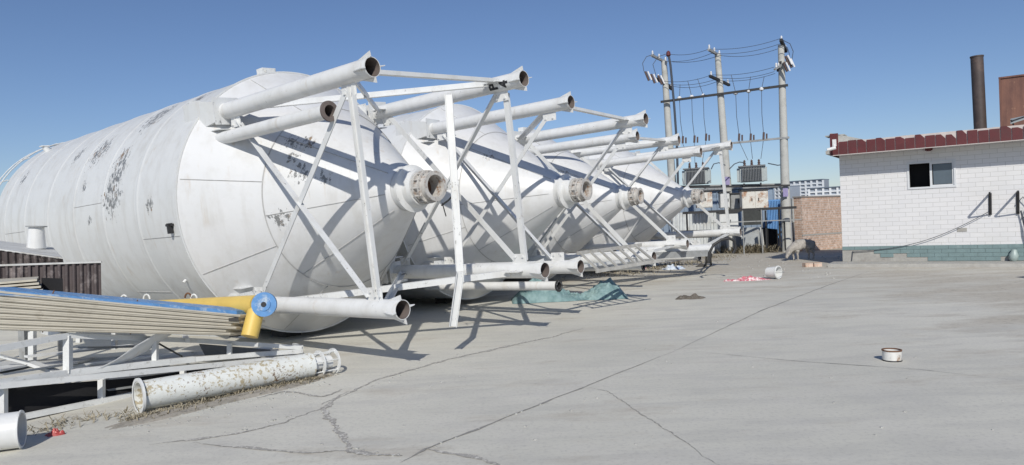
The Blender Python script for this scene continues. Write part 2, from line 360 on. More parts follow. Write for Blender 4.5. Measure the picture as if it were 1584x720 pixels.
def f_neck(mb):
    mb.lathe((0, 0, 0), (1, 0, 0), [(2.02, .30), (2.02, .325), (2.05, .325), (2.05, .285), (2.38, .28), (2.40, .315), (2.44, .315), (2.445, .30), (2.47, .25), (2.60, .235), (2.60, .16)], 48)
def f_outlet(mb):
    mb.lathe((0, 0, 0), (1, 0, 0), [(2.59, .17), (2.62, .17), (2.62, .215), (2.645, .215), (2.645, .18), (2.72, .18), (2.72, .215), (2.74, .215), (2.74, .175), (2.83, .172), (2.83, .195), (2.85, .195), (2.85, .145), (2.59, .145)], 40)
    for i in range(12):
        a = i*math.pi/6; mb.tube([(2.60, .205*math.cos(a), .205*math.sin(a)), (2.755, .205*math.cos(a), .205*math.sin(a))], .012, 6)
def f_plug(mb): mb.lathe((2.61, 0, 0), (1, 0, 0), [(0, .001), (0, .144)], 32)
def leg_fn(sy, sz):
    y, z = sy*SH_, sz*SH_
    def f(mb):
        mb.pipe((-.12, y, z), (SL, y, z), LEGR, .007, 36)
        mb.lathe((.32, y, z), (1, 0, 0), [(0, LEGR), (0, LEGR+.012), (.03, LEGR+.012), (.03, LEGR)], 30)
        # gusset plates for the braces
        for x, s in ((3.02, .25), (.62, .22)):
            cz = z - sz*(LEGR+.055); mb.box((x, y-.012, cz), (s, .010, .15))
            cy = y - sy*(LEGR+.055); mb.box((x, cy, z+.012), (s, .15, .010))
            for q in (-.07, .07):
                mb.box((x+q, y-.012, z-sz*(LEGR+.09)), (.028, .05, .028)); mb.box((x+q, y-sy*(LEGR+.09), z+.012), (.028, .028, .05))
    return f
def fin_fn(sy, sz):
    y, z = sy*SH_, sz*SH_
    def f(mb):
        for k in range(4):
            a = R(90*k+8); c, s = math.cos(a), math.sin(a); r0, r1 = LEGR+.001, LEGR+.06
            n = Vector((0, -s, c))*.005
            P = [Vector((SL-.20, y+r0*c, z+r0*s)), Vector((SL+.012, y+r0*c, z+r0*s)), Vector((SL+.012, y+r1*c, z+r1*s))]
            mb.add([p+n for p in P]+[p-n for p in P], [(0, 1, 2), (3, 5, 4), (0, 3, 4, 1), (1, 4, 5, 2), (2, 5, 3, 0)])
    return f
def lin_fn(sy, sz):
    y, z = sy*SH_, sz*SH_
    def f(mb):
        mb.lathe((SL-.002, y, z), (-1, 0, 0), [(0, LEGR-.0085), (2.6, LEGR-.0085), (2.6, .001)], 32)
    return f
def bracket_fn(sy, sz):
    y, z = sy*SH_, sz*SH_
    def f(mb):
        a, b = .245, .150
        x0, x1 = -.40, .40
        vs = []
        for x, r in ((x0, a*.95), (-.02, a), (x1, b)):
            for p, q in ((-1, -1), (1, -1), (1, 1), (-1, 1)): vs.append((x, y+p*r*.8, z+q*r*.8))
        mb.add(vs, [(0, 1, 5, 4), (1, 2, 6, 5), (2, 3, 7, 6), (3, 0, 4, 7), (4, 5, 9, 8), (5, 6, 10, 9), (6, 7, 11, 10), (7, 4, 8, 11), (3, 2, 1, 0), (8, 9, 10, 11)])
        # flat skirt plates along the shell
        mb.box((.04, y-sy*.03, z-sz*.24), (.72, .36, .012))
        mb.box((.04, y-sy*.24, z-sz*.03), (.72, .012, .36))
        mb.box((.405, y, z), (.012, .36, .36)); mb.box((-.30, y+sy*.06, z+sz*.215), (.12, .10, .06))
    return f
FACES = {'near': ((-1, 1), (-1, -1)), 'far': ((1, 1), (1, -1)), 'top': ((-1, 1), (1, 1)), 'bottom': ((-1, -1), (1, -1))}
def brace_fn(face, kind):
    (a, b) = FACES[face]; 
    def P(k, x, tow):                                   # point beside the leg towards the other one
        y, z = k[0]*SH_, k[1]*SH_
        oy, oz = tow[0]*SH_-y, tow[1]*SH_-z; d = Vector((0, oy, oz)).normalized(); return Vector((x, y, z)) + d*(LEGR+.03)
    off = {'near': Vector((0, -.02, 0)), 'far': Vector((0, .02, 0)), 'top': Vector((0, 0, .02)), 'bottom': Vector((0, 0, -.02))}[face]
    def f(mb):
        up = off.normalized()
        if kind == 'end': mb.chan(P(a, 3.08, b)+off*.2, P(b, 3.08, a)+off*.2, .085, .05, .007, up=up)
        if kind == 'up': mb.angle(P(a, 2.95, b)+off, P(b, .62, a)+off, .075, .008, up=up, twist=R(180))
        if kind == 'down': mb.angle(P(a, .66, b)+off*-1.4, P(b, 2.92, a)+off*-1.4, .085, .008, up=up)
    return f
def make_silo(i, pos, yaw, tilt, rol, label, braces, seed=0):
    a = Vector((math.cos(yaw)*math.cos(tilt), math.sin(yaw)*math.cos(tilt), math.sin(tilt)))
    h = Vector((0, 0, 1)).cross(a).normalized(); v = a.cross(h)
    h2 = h*math.cos(rol)+v*math.sin(rol); v2 = -h*math.sin(rol)+v*math.cos(rol)
    Mx = Matrix((a, h2, v2)).transposed().to_4x4(); Mx.translation = Vector(pos)
    t = thing('storage_silo', pos, label, 'silo', 'white steel silos lying on their sides in a row', M=Mx)
    k = 0 if i == 0 else 1
    sh = part('shell', lambda mb: (f_shell(mb), setattr(mb, 'n0', len(mb.f)), f_shellseam(mb)), [SHELL[k], M['seam']], t); co = part('hopper_cone', lambda mb: (f_cone(mb), setattr(mb, 'n0', len(mb.f)), f_seam(mb)), [CONE[k], M['seam']], t)
    part('outlet_neck', f_neck, M['leg'], co); oo = part('outlet_valve', f_outlet, M['flange'], t); part('valve_disc', f_plug, M['rust'], oo)
    for sy in (-1, 1):
        for sz in (1, -1):
            lg = part('leg%d%d' % (sy, sz), leg_fn(sy, sz), M['leg'], t, 'leg')
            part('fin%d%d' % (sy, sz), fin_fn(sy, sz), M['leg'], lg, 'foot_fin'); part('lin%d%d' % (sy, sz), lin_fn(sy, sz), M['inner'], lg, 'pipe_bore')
            part('brk%d%d' % (sy, sz), bracket_fn(sy, sz), M['bar'], lg, 'leg_bracket')
    for b in braces.split():
        face, kind = b.split('.'); part(b, brace_fn(face, kind), M['bar'], t, 'brace', smooth=None)
    part('lug', lambda mb: (mb.box((-.24, -1.985, -.115), (.16, .05, .03)), mb.box((-.22, -2.0, -.16), (.05, .06, .14))), M['black'], t, 'lifting_lug')
    part('lug2', lambda mb: (mb.tube([(-.49, -1.76, -.9), (-.49, -1.80, -.93)], .02, 10)), M['leg'], t, 'grounding_boss')
    part('topbox', lambda mb: (mb.box((-.12, -.3, 1.985), (.16, .22, .10)), mb.box((-.02, -.3, 1.985), (.02, .15, .05))), M['galv'], t, 'shell_fitting')
    part('topvent', lambda mb: (mb.tube([(-7.3, -1.0, 1.68), (-7.3, -1.05, 1.78)], .06, 16), mb.box((-7.3, -1.055, 1.785), (.14, .14, .02))), M['galv'], t, 'vent_stub')
    def rail(mb):
        n = 20
        for q in range(n): 
            c, s = math.cos(2*math.pi*q/n), math.sin(2*math.pi*q/n); mb.tube([(-7.9, SR*c+.03*c, SR*s+.03*s), (-8.6, SR*c+.03*c, SR*s+.03*s)], .012, 6)
        for x in (-8.3, -8.6): mb.tube([(x, (SR+.03)*math.cos(2*math.pi*q/64), (SR+.03)*math.sin(2*math.pi*q/64)) for q in range(65)], .012, 6, up=Vector((1, 0, 0)))
    part('guard_rail', rail, M['galv'], t)
    def ladder(mb):
        for s in (-.2, .2): mb.beam((-7.9, s-.2, -2.08), (-.5, s-.2, -2.08), .04, .01)
    return t
FULL = 'near.up near.down far.up far.down top.end top.up top.down bottom.up'
silos = []
silos.append(make_silo(0, (-3.147, 10.747, 2.072), -.688, .020, .087, 'nearest and largest-looking silo, with peeling grey patches on its ribbed shell', FULL + ' near.end far.end bottom.down'))
silos.append(make_silo(1, (-.886, 14.296, 2.097), -.652, .025, -.007, 'second silo from the front, its cone right behind the hanging bent brace', 'near.up near.down far.up far.down top.end top.up bottom.end'))
silos.append(make_silo(2, (.759, 18.417, 2.074), -.583, .027, .046, 'third silo from the front, behind the aluminium ladder', 'near.up near.down far.up far.down top.end top.down bottom.end'))
silos.append(make_silo(3, (3.234, 21.972, 2.119), -.617, .025, .134, 'farthest silo of the row, its legs in front of the transformers', 'near.up near.down far.up far.down far.end top.end bottom.end bottom.up'))
s1 = silos[0]
fp = MB(); fp.pipe((-.02, -1.38, .96), (2.70, -1.38, .96), .085, .008, 24); fpo = fp.build('feed_pipe', M['leg'], s1, local=True)
MB().lathe((2.68, -1.38, .96), (1, 0, 0), [(0, .086), (0, .118), (.025, .118), (.025, .07), (-.3, .07), (-.3, .001)], 28).build('pipe_flange', M['inner'], fpo, local=True)
# pipe under the second silo and small feed pipes of the others
for k, (y, z, x1) in ((1, (-1.30, -1.62, 3.0)), (2, (-1.0, -1.60, 3.2)), (3, (-1.35, -1.55, 3.1))):
    f = MB(); f.pipe((.0, y, z), (x1, y, z), .075, .008, 24); q = f.build('feed_pipe', M['leg'], silos[k], local=True)
    MB().lathe((x1-.02, y, z), (1, 0, 0), [(0, .076), (0, .10), (.02, .10), (.02, .06), (-.3, .06), (-.3, .001)], 28).build('pipe_flange', M['black'], q, local=True)
# painted mark on the far upper leg of the first silo
def mark(txt, leg, x0, ang, size, parent):
    cu = bpy.data.curves.new('t', 'FONT'); cu.body = txt; cu.size = size; cu.align_x = 'CENTER'; cu.align_y = 'CENTER'; cu.offset = .008
    ob = bpy.data.objects.new('t', cu); col.objects.link(ob); dg = bpy.context.evaluated_depsgraph_get(); me = bpy.data.meshes.new_from_object(ob.evaluated_get(dg)); bpy.data.objects.remove(ob)
    import bmesh
    bm = bmesh.new(); bm.from_mesh(me); bmesh.ops.subdivide_edges(bm, edges=bm.edges, cuts=3, use_grid_fill=True)
    for vtx in bm.verts:
        u, t_ = vtx.co.x, -vtx.co.y; th = ang - u/LEGR; r = LEGR+.003
        vtx.co = Vector((x0+t_, leg[0]*SH_+r*math.cos(th), leg[1]*SH_+r*math.sin(th)))
    bm.to_mesh(me); bm.free(); me.materials.clear(); me.materials.append(M['ink']); mo = bpy.data.objects.new('painted_mark', me); col.objects.link(mo); mo.parent = parent
mark('P', (1, 1), 2.98, R(200), .20, s1); mark('4', (1, 1), 3.17, R(196), .20, s1)
# hanging loose brace on silo 1 and its lever
lb = MB(); q0, q1, q2 = at(694, 147, 8.75), at(712, 420, 8.55), at(700, 505, 8.60)
lb.chan(q0, q1, .095, .05, .008, up=(0, -1, 0)); lb.chan(q1, q2, .095, .05, .008, up=(.25, -1, .1)); lbo = lb.build('loose_brace', M['bar'], s1, smooth=None)
lbo['label'] = 'bent brace hanging down from the upper leg to the ground'
lv = MB(); lv.tube([at(706, 296, 8.7), at(694, 310, 8.75), at(683, 318, 8.8)], .012, 8); lv.tube([at(684, 314, 8.8), at(690, 335, 8.8)], .008, 6); lv.build('valve_lever', M['black'], s1)
# support blocks
for (px, py, sx, lab) in ((440, 521, .34, 'dark block wedged under the nearest silo behind the yellow pipe'), (688, 469, .30, 'dark block wedged under the second silo, beside the hanging bent brace')):
    p = gr(px, py); b = MB(); b.box((p.x, p.y+.1, .075), (sx, .3, .15), -.6); b.box((p.x+.02, p.y+.12, .17), (sx*.8, .25, .04), -.5)
    tag(b.build('support_block', M['block']), lab, 'block', 'blocks under the silos')
# ------------------------------------------------------------ left clutter
# brown corrugated panel
def corrug(P00, P10, P01, P11, amp, waves, th=.006, nx=None, trap=False):
    nx = nx or waves*8; P00, P10, P01, P11 = map(Vector, (P00, P10, P01, P11)); nrm = (P10-P00).cross(P01-P00).normalized(); mb = MB()
    def prof(u):
        s = math.sin(u*waves*2*math.pi)
        return max(-1, min(1, s*2.5))*amp if trap else s*amp
    for side in (0, 1):
        mb.grid(nx, 2, lambda u, v, side=side: (P00.lerp(P10, u)).lerp(P01.lerp(P11, u), v) + nrm*(prof(u)+side*th))
    return mb
cp_ = corrug(at(-40, 470, 7.9), at(157, 459, 8.3), at(-40, 413, 7.9), at(156, 406, 8.3), .014, 17, trap=True)
o = cp_.build('corrugated_sheet', M['panelbrown'], smooth=None); tag(o, 'weathered dark brown corrugated sheet standing upright in front of the nearest silo', 'metal sheet')
cc = MB(); cc.beam(at(-40, 412, 7.9), at(157, 405.5, 8.3), .05, .02); co_ = cc.build('top_edge', M['dust'], o)
# the child's geometry is in parent-local coordinates already
# pale roof panel behind it with brown slanting underside
t = thing('roof_panel', at(40, 400, 8.8), 'pale flat panel with a ribbed dark underside, below the white flanged stub', 'panel')
rp = MB(); A, B, C_, D_ = at(-60, 377, 8.7), at(97, 399, 8.7), at(82, 383, 10.0), at(-60, 365, 10.0)
def slab(mb, pts, th): 
    n = len(pts); pts = [Vector(p) for p in pts]; return mb.add(pts+[p-Vector((0, 0, th)) for p in pts], [tuple(range(n)), tuple(range(2*n-1, n-1, -1))]+[(i, n+i, n+(i+1) % n, (i+1) % n) for i in range(n)])
slab(rp, (A, B, C_, D_), .015).build('top_sheet', M['dust'], t, smooth=None)
ub = corrug(at(-60, 432, 8.85), at(100, 412, 8.85), at(-60, 379, 8.72), at(97, 400.5, 8.72), .012, 14, trap=True); ub.build('ribbed_side', M['panelbrown'], t, smooth=None)
for xq in (-40, 30, 90): MB().beam(at(xq, 402, 9.3), Vector((at(xq, 402, 9.3).x, at(xq, 402, 9.3).y, 0)), .08, .08, (1, 0, 0)).build('prop', M['greyst'], t, smooth=None)
MB().add([at(66, 458, 7.6), at(98, 458, 7.6), at(97, 431, 7.6), at(64, 430, 7.6)] + [at(66, 458, 7.75), at(98, 458, 7.75), at(97, 431, 7.75), at(64, 430, 7.75)], [(0, 1, 2, 3), (7, 6, 5, 4), (0, 4, 5, 1), (1, 5, 6, 2), (2, 6, 7, 3), (3, 7, 4, 0)]).build('painted_gap_shade', M['dark'], o, smooth=None)  # near-black slab painted as the shade inside the open gap
# white flanged stub
p = at(56, 380, 9.5); t = thing('flanged_stub', p, 'short white flanged pipe stub standing on the pale panel', 'pipe')
MB().lathe(p+Vector((0, 0, -.02)), (.06, 0, 1), [(-.02, .10), (-.02, .115), (.27, .09), (.27, .085), (0, .085)], 28, True).build('pipe_wall', M['leg'], t)
MB().lathe(p+Vector((.016, 0, .25)), (.06, 0, 1), [(0, .08), (0, .125), (.015, .125), (.015, .02), (.012, .001)], 28).build('flange', M['greyst'], t)
# brown-beige stack of sheets in the dark opening
st = MB()
for k in range(5): slab(st, (at(-40, 440+k*5, 7.3), at(57+k*3, 432+k*5.2, 7.4), at(60+k*3, 428+k*5.2, 7.9), at(-40, 434+k*5, 7.9)), .022)
tag(st.build('panel_stack', M['beige'], smooth=None), 'short stack of pale sandwich sheets left of the dark opening', 'sheet stack')
# long beige panel bundle with blue top
t = thing('panel_bundle', gr(180, 560), 'long sloping bundle of beige corrugated panels under a blue edged sheet, tied with wire', 'panel bundle')
LY0, LY1 = 6.1, 7.7
def bund(px, fr, dep=0): # fr 0 top ..1 bottom
    y = (450+ (487-450)*px/370)*(1-fr) + (512+(520-512)*px/360)*fr; Y = LY0+(LY1-LY0)*(px+60)/430 + dep; return at(px, y, Y)
nL = 7
for k in range(nL):
    e = [372, 366, 371, 358, 366, 350, 357][k]; f0, f1 = (k+.03)/nL, (k+.93)/nL; mb = MB(); dv = Vector((.10, .50, -.062))
    a0, a1, b0, b1 = bund(-60, f0), bund(-60, f1), bund(e, f0), bund(e, f1)
    n = 24; prof = []
    mid0, mid1 = a0.lerp(a1, .5), b0.lerp(b1, .5)
    nose = Vector((0, -1, 0))*.014
    vs = []
    for (p_, q_, m_) in ((a0, a1, mid0), (b0, b1, mid1)):
        vs += [p_, p_.lerp(q_, .35)+nose*(.5 if k % 2 else 1), p_.lerp(q_, .5)+nose*.2, p_.lerp(q_, .7)+nose, q_, q_+dv, p_+dv]
    mb.add(vs, [(i, (i+1) % 7, 7+(i+1) % 7, 7+i) for i in range(7)]+[tuple(range(6, -1, -1)), tuple(range(7, 14))])
    mb.build('panel', M['beige'], t, smooth=None)
mb = MB(); dv = Vector((.10, .50, -.058)); a0, b0 = at(-60, 443, LY0), at(366, 481, LY1); a1, b1 = at(-60, 452, LY0-.01), at(366, 488, LY1-.01)
mb.add([a0, a1, b1, b0, a0+dv, b0+dv, a1+dv, b1+dv], [(0, 1, 2, 3), (0, 3, 5, 4), (3, 2, 7, 5), (4, 5, 7, 6), (0, 4, 6, 1), (1, 6, 7, 2)]); mb.build('blue_top_sheet', M['blue'], t, smooth=None)
for (xa, xb) in ((84, 66), (213, 202)):
    mb = MB(); mb.tube([bund(xa, -.16, -.03), bund(xb, .5, -.06), bund(xb, 1.02, -.05)], .006, 6); mb.build('tie_wire', M['rust'], t)
en = MB(); rd = random.Random(4)
for k in range(12): 
    q = bund(362+rd.uniform(-4, 10), rd.uniform(.1, 1.0), rd.uniform(.0, .4)); en.box(q, (.10, .25, .035), rd.uniform(-.5, .5))
en.build('ragged_panel_end', M['block'], t, smooth=None)
# yellow pipe with blue flange
t = thing('yellow_pipe', gr(405, 540), 'bright yellow pipe with a blue flange and a downturned branch', 'pipe')
pe, ps = at(411, 471, 7.75), at(140, 470, 8.9); dd = (pe-ps).normalized()
# turned so that its flange faces the camera side
ps = at(235, 478, 9.2); dd = (pe-ps).normalized()
MB().tube([ps, pe-dd*.14], .108, 36).build('pipe_run', M['yellow'], t)
fl = MB(); fl.lathe(pe-dd*.02, Vector((.10, -1, .05)), [(0, .06), (-.01, .135), (.035, .135), (.035, .075), (.045, .07), (.045, .001)], 36); fo = fl.build('flange', M['blue'], t)
MB().lathe(pe-dd*.02, Vector((.10, -1, .05)), [(.05, .001), (.05, .026), (.045, .03)], 24).build('plug_hole', M['black'], fo)
jb = pe - dd*.17 + Vector((0, -.02, 0)); MB().tube([jb+Vector((.0, 0, -.06)), at(386, 521, 7.72)], .092, 32).build('branch', M['yellow'], t)
for px, py in ((192, 462), (227, 461), (291, 459), (300, 461)):
    pr = MB(); c = at(px, py+2, 9.0); pr.tube([c+Vector((.04*math.cos(a_*math.pi/6), 0, .06*math.sin(a_*math.pi/6))) for a_ in range(7)], .012, 8, up=Vector((0, 1, 0))); pr.build('lifting_eye', M['galv'] if px != 291 else M['rust'], t)
# small triangular plate and strut behind yellow pipe
# steel box-trusses
def truss(name, lab, bars, mat, group=None, w_=.05):
    t = thing(name, bars[0][0].copy(), lab, 'steel frame', group); mb = {}
    for a, b, kind, ww in bars:
        m_ = mb.setdefault(kind, []); q = MB(); q.beam(a, b, ww*.92, ww*.92); 
        if kind == 'rail' or True: q.build(kind, mat, t, smooth=None)
    return t
D1 = lambda px: 6.15 + (8.5-6.15)*(px)/470.0        # front plane depth by px
bars = []
def fr(px, py, d=0): return at(px, py, D1(px)+d)
t1 = [ (fr(-30, 600), fr(466, 552), 'rail', .055), (fr(20, 648), fr(230, 606), 'rail', .055), (fr(230, 606), fr(468, 562), 'rail', .05), (fr(-30, 659), fr(20, 648), 'rail', .055) ]
for (x, ya, yb) in ((5, 597, 657), (157, 587, 620), (283, 573, 600), (400, 560, 579), (466, 552, 565)): t1.append((fr(x, ya), fr(x, yb), 'post', .055))
t1 += [(fr(-30, 596, 1.0), fr(452, 551, 1.0), 'rail', .05), (fr(40, 640, 1.0), fr(452, 566, 1.0), 'rail', .05), (fr(105, 592, 1.0), fr(105, 625, 1.0), 'post', .05), (fr(5, 598), fr(20, 590, 1.0), 'rail', .05), (fr(157, 588), fr(170, 580, 1.0), 'rail', .05), (fr(283, 575), fr(292, 568, 1.0), 'rail', .05)]
truss('steel_truss', 'lower white welded truss frame lying on the ground behind the rusty pipe', t1, M['galv'], 'welded truss frames piled at the left')
t2 = [(fr(-40, 547), fr(105, 519), 'rail', .06), (fr(105, 519), fr(300, 527, .1), 'rail', .055), (fr(300, 527, .1), fr(466, 538), 'rail', .05), (fr(-40, 598), fr(105, 577), 'rail', .065), (fr(105, 577), fr(300, 556), 'rail', .065), (fr(300, 556), fr(467, 543), 'rail', .055),
      (fr(105, 519), fr(105, 577), 'post', .065), (fr(240, 524), fr(240, 562), 'post', .055), (fr(355, 531), fr(355, 549), 'post', .05),
      (fr(50, 505, .9), fr(50, 562, .9), 'post', .06), (fr(177, 508, 1.0), fr(177, 540, 1.0), 'post', .05), (fr(123, 510, .9), fr(122, 530, .9), 'post', .05), (fr(-40, 512, .9), fr(30, 505, .9), 'rail', .05), (fr(30, 505, .9), fr(380, 520, .9), 'rail', .05), (fr(-40, 570, .9), fr(420, 540, .9), 'rail', .06), (fr(105, 520), fr(66, 512, .9), 'rail', .055), (fr(290, 527), fr(285, 520, .9), 'rail', .05), (fr(466, 538), fr(455, 534, .9), 'rail', .05)]
truss('steel_truss', 'upper white welded truss frame resting on the lower one under the beige panels', t2, M['galv'], 'welded truss frames piled at the left')
# flat bars and sheets lying inside the frames
tb = MB(); slab(tb, (fr(-40, 585, .15), fr(120, 560, .15), fr(150, 552, .85), fr(-40, 562, .85)), .02); tag(tb.build('steel_plate', M['dust'], smooth=None), 'pale flat plate lying inside the upper truss at the left edge', 'metal plate', 'loose plates in the trusses')
tb = MB(); slab(tb, (fr(130, 575, .2), fr(440, 548, .2), fr(430, 540, .9), fr(150, 556, .9)), .02); tag(tb.build('steel_plate', M['dust'], smooth=None), 'broad pale sheet lying inside the upper truss right of the post', 'metal plate', 'loose plates in the trusses')
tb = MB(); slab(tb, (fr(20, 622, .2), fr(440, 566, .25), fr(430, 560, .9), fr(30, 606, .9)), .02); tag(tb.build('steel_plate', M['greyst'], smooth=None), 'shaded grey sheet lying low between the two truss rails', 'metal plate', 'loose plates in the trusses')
tb = MB(); tb.beam(fr(-10, 548, .5), fr(90, 574, .3), .16, .02); tag(tb.build('flat_bar', M['galv'], smooth=None), 'wide white flat bar lying slanted inside the truss at the left', 'metal bar', 'loose flat bars')
tb = MB(); tb.beam(fr(48, 562, .3), fr(90, 577, .1), .10, .03); tag(tb.build('flat_bar', M['leg'], smooth=None), 'short white flat bar beside the first truss post', 'metal bar', 'loose flat bars')
tb = MB(); tb.beam(fr(195, 523, .7), fr(330, 526, .9), .12, .02); tag(tb.build('flat_bar', M['dust'], smooth=None), 'grey flat bar lying level under the beige panel bundle', 'metal bar', 'loose flat bars')
for (pa, pb, ww, mt, lab) in (((40, 552, .75), (235, 531, .8), .09, 'leg', 'long white flat bar lying between the first and second truss posts'), ((110, 566, .3), (300, 545, .45), .07, 'galv', 'white angle bar lying low behind the first truss post'), ((128, 538, .6), (232, 536, .9), .14, 'greyst', 'dark grey strip inside the upper truss below the beige panels'), ((330, 556, .1), (462, 541, .3), .09, 'leg', 'white flat bar at the right end of the upper truss'), ((-20, 575, .2), (28, 566, .4), .22, 'leg', 'wide white plate end at the left edge of the photo')):
    tb = MB(); tb.beam(fr(*pa), fr(*pb), ww, .02); tag(tb.build('flat_bar', M[mt], smooth=None), lab, 'metal bar', 'loose flat bars')
tb = MB(); slab(tb, (fr(308, 532, .25), fr(418, 541, .25), fr(426, 556, .18), fr(322, 558, .15)), .012); tag(tb.build('grey_sheet', simple('dark_grey_sheet', (.16, .165, .165), .6, .3, 4), smooth=None), 'dark grey sheet slanting inside the right end of the upper truss', 'metal sheet')
tb = MB(); tb.tube([fr(246, 532, .0), fr(262, 541, .0), fr(282, 552, -.0)], .010, 6); tag(tb.build('bent_rod', M['black']), 'thin bent dark rod on the upper truss', 'rod')
tb = MB(); slab(tb, (fr(-60, 668, .10), fr(215, 614, .10), fr(215, 584, .15), fr(-60, 606, .15)), .015); tag(tb.build('shade_sheet', M['dark'], smooth=None), 'near-black sheet added as shade inside the lower truss at the left', 'sheet', 'painted shade inside the lower truss')  # near-black slab added for the deep shade under the piled frames
tb = MB(); slab(tb, (fr(196, 617, .14), fr(440, 570, .14), fr(450, 553, .18), fr(190, 587, .18)), .015); tag(tb.build('shade_sheet', M['dark'], smooth=None), 'near-black sheet added as shade in the lower truss behind the rusty pipe', 'sheet', 'painted shade inside the lower truss')  # second near-black slab, the same painted shade further right
# curved white sheet
cs = MB(); path = [(150, 571, -.05), (180, 556, -.08), (210, 535, -.12), (240, 517, -.15), (262, 507, -.16), (285, 504, -.12), (315, 512, -.05), (350, 524, .05)]
cw = Vector((.16, .55, .03))
P = [fr(*q) for q in path]; vs = []
for p in P: vs += [p, p+cw*.65+Vector((.02, 0, 0))]
top = vs; bot = [q-Vector((0, 0, .008)) for q in vs]; n = len(P)
cs.add(top+bot, [(2*i, 2*i+1, 2*i+3, 2*i+2) for i in range(n-1)]+[(2*n+2*i, 2*n+2*i+2, 2*n+2*i+3, 2*n+2*i+1) for i in range(n-1)]+[(2*i, 2*i+2, 2*n+2*i+2, 2*n+2*i) for i in range(n-1)]+[(2*i+1, 2*n+2*i+1, 2*n+2*i+3, 2*i+3) for i in range(n-1)])
tag(cs.build('curved_sheet', M['leg'], smooth=60), 'white curved metal strip bent over the truss in front of the beige panels', 'metal strip')
# rusty white pipe lying on the ground
k = N('rusty_pipe_paint'); c = k.mix(k.ramp(k.noise(2.5, 5, .6), .35, .7), (.74, .76, .73), (.66, .665, .63))
zz = k.n('ShaderNodeSeparateXYZ'); k.l(k.tc, zz.inputs[0]); top_ = k.ramp(k.noise(3.0, 4, .6), .42, .62)
c = k.mix(k.math('MULTIPLY', k.ramp(k.math('ADD', k.noise(24, 8, .75), k.math('MULTIPLY', top_, .10)), .58, .64), .9), c, (.40, .33, .20))
c = k.mix(k.ramp(k.math('ADD', k.noise(34, 8, .75, k.mapv((1, 1, 1), (3, 1, 2))), k.math('MULTIPLY', k.ramp(k.noise(1.8, 3, .5, k.mapv((1, 1, 1), (5, 1, 2))), .48, .62), .12)), .64, .68), c, (.19, .13, .09))
rp_m = k.out(c, .7, k.noise(24, 6, .7), .5, .01)
t = thing('rusty_pipe', gr(340, 620), 'white painted pipe with brown rust scabs lying in dry weeds', 'pipe')
a = gr(211, 641)+Vector((0, .05, .155)); b = gr(478, 587)+Vector((0, .08, .14)); dd = (b-a).normalized()
MB().pipe(a, b, .135, .01, 40).build('pipe_wall', rp_m, t)
MB().lathe(a-dd*.005, dd, [(0, .136), (-.001, .165), (.02, .165), (.02, .136)], 40).build('end_flange', M['galv'], t)
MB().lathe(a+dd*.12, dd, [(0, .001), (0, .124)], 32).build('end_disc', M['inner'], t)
tr_ = MB()
for k, x in enumerate((.10, .28)): tr_.lathe(b+dd*x, dd, [(0, .10), (0, .145), (.012, .145), (.012, .10)], 32, True)
for k in range(6): 
    s_, u_, d_ = basis(dd); an = k*math.pi/3+.3; off = s_*(.12*math.cos(an))+u_*(.12*math.sin(an)); tr_.tube([b-dd*.03+off, b+dd*.29+off], .008, 6)
tr_.pipe(b-dd*.02, b+dd*.24, .075, .006, 20); tr_.build('flange_cage', M['galv'], t)
# pipe at lower left corner
t = thing('white_pipe', gr(0, 700), 'smooth white pipe end poking in at the lower left corner of the yard', 'pipe')
a = gr(26, 697)+Vector((0, .05, .15)); b = a + Vector((-1.5, -.62, 0)); dd = (a-b).normalized()
MB().pipe(b, a, .14, .012, 40).build('pipe_wall', M['leg'], t); MB().lathe(a-dd*.0, dd, [(0, .128), (0, .148), (.012, .148), (.012, .128)], 40, True).build('end_rim', M['galv'], t)
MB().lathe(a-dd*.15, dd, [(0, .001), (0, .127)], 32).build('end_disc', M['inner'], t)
# hidden dark sheets beneath frames: loose long plates on ground
for k, (pa, pb) in enumerate((((60, 636), (430, 566)),)):
    pass
# weeds and litter (stuff)
def weeds(name, pts, n, spread, hmax, lab, seed=1, mat=None, wid=.006):
    rd = random.Random(seed); P = [gr(*p) for p in pts]; mb = MB()
    for i in range(n):
        k = rd.randrange(len(P)-1); p = P[k].lerp(P[k+1], rd.random()) + Vector((rd.gauss(0, spread), rd.gauss(0, spread), 0)); p.z = .003
        an = rd.uniform(0, 6.28); L = hmax*rd.uniform(.3, 1); tilt = rd.uniform(.5, 1.55); d = Vector((math.cos(an)*math.sin(tilt), math.sin(an)*math.sin(tilt), math.cos(tilt)))*L
        s_ = Vector((-math.sin(an), math.cos(an), 0))*wid*rd.uniform(.5, 1.5); q = p+d*.6+Vector((0, 0, 0)); e = p+d+Vector((rd.uniform(-.02, .02), rd.uniform(-.02, .02), -L*.15)); e.z = max(e.z, .004)
        mb.add([p-s_, p+s_, q+s_*.7, q-s_*.7, e], [(0, 1, 2, 3), (3, 2, 4)])
    return tag(mb.build(name, mat or M['weed'], smooth=None, fix=False), lab, name.replace('_', ' '), kind='stuff')
weeds('dry_weeds', [(205, 650), (290, 632), (380, 610), (470, 590)], 2400, .065, .075, 'tangled dry weeds along the rusty pipe', 1)
weeds('dry_weeds', [(475, 590), (505, 580)], 420, .05, .06, 'dry weeds round the flange cage of the rusty pipe', 2)
weeds('dry_weeds', [(50, 672), (110, 652), (205, 640)], 170, .10, .12, 'straw and dry stalks in front of the lower truss', 3)
weeds('dry_weeds', [(1100, 391), (1150, 391), (1185, 390)], 2600, .30, .60, 'dry grass under the transformer platform', 4, wid=.02)
weeds('dry_weeds', [(930, 428), (1000, 416), (1060, 408), (1120, 396)], 2200, .45, .14, 'scattered dry straw round the far silo legs', 5, wid=.012)
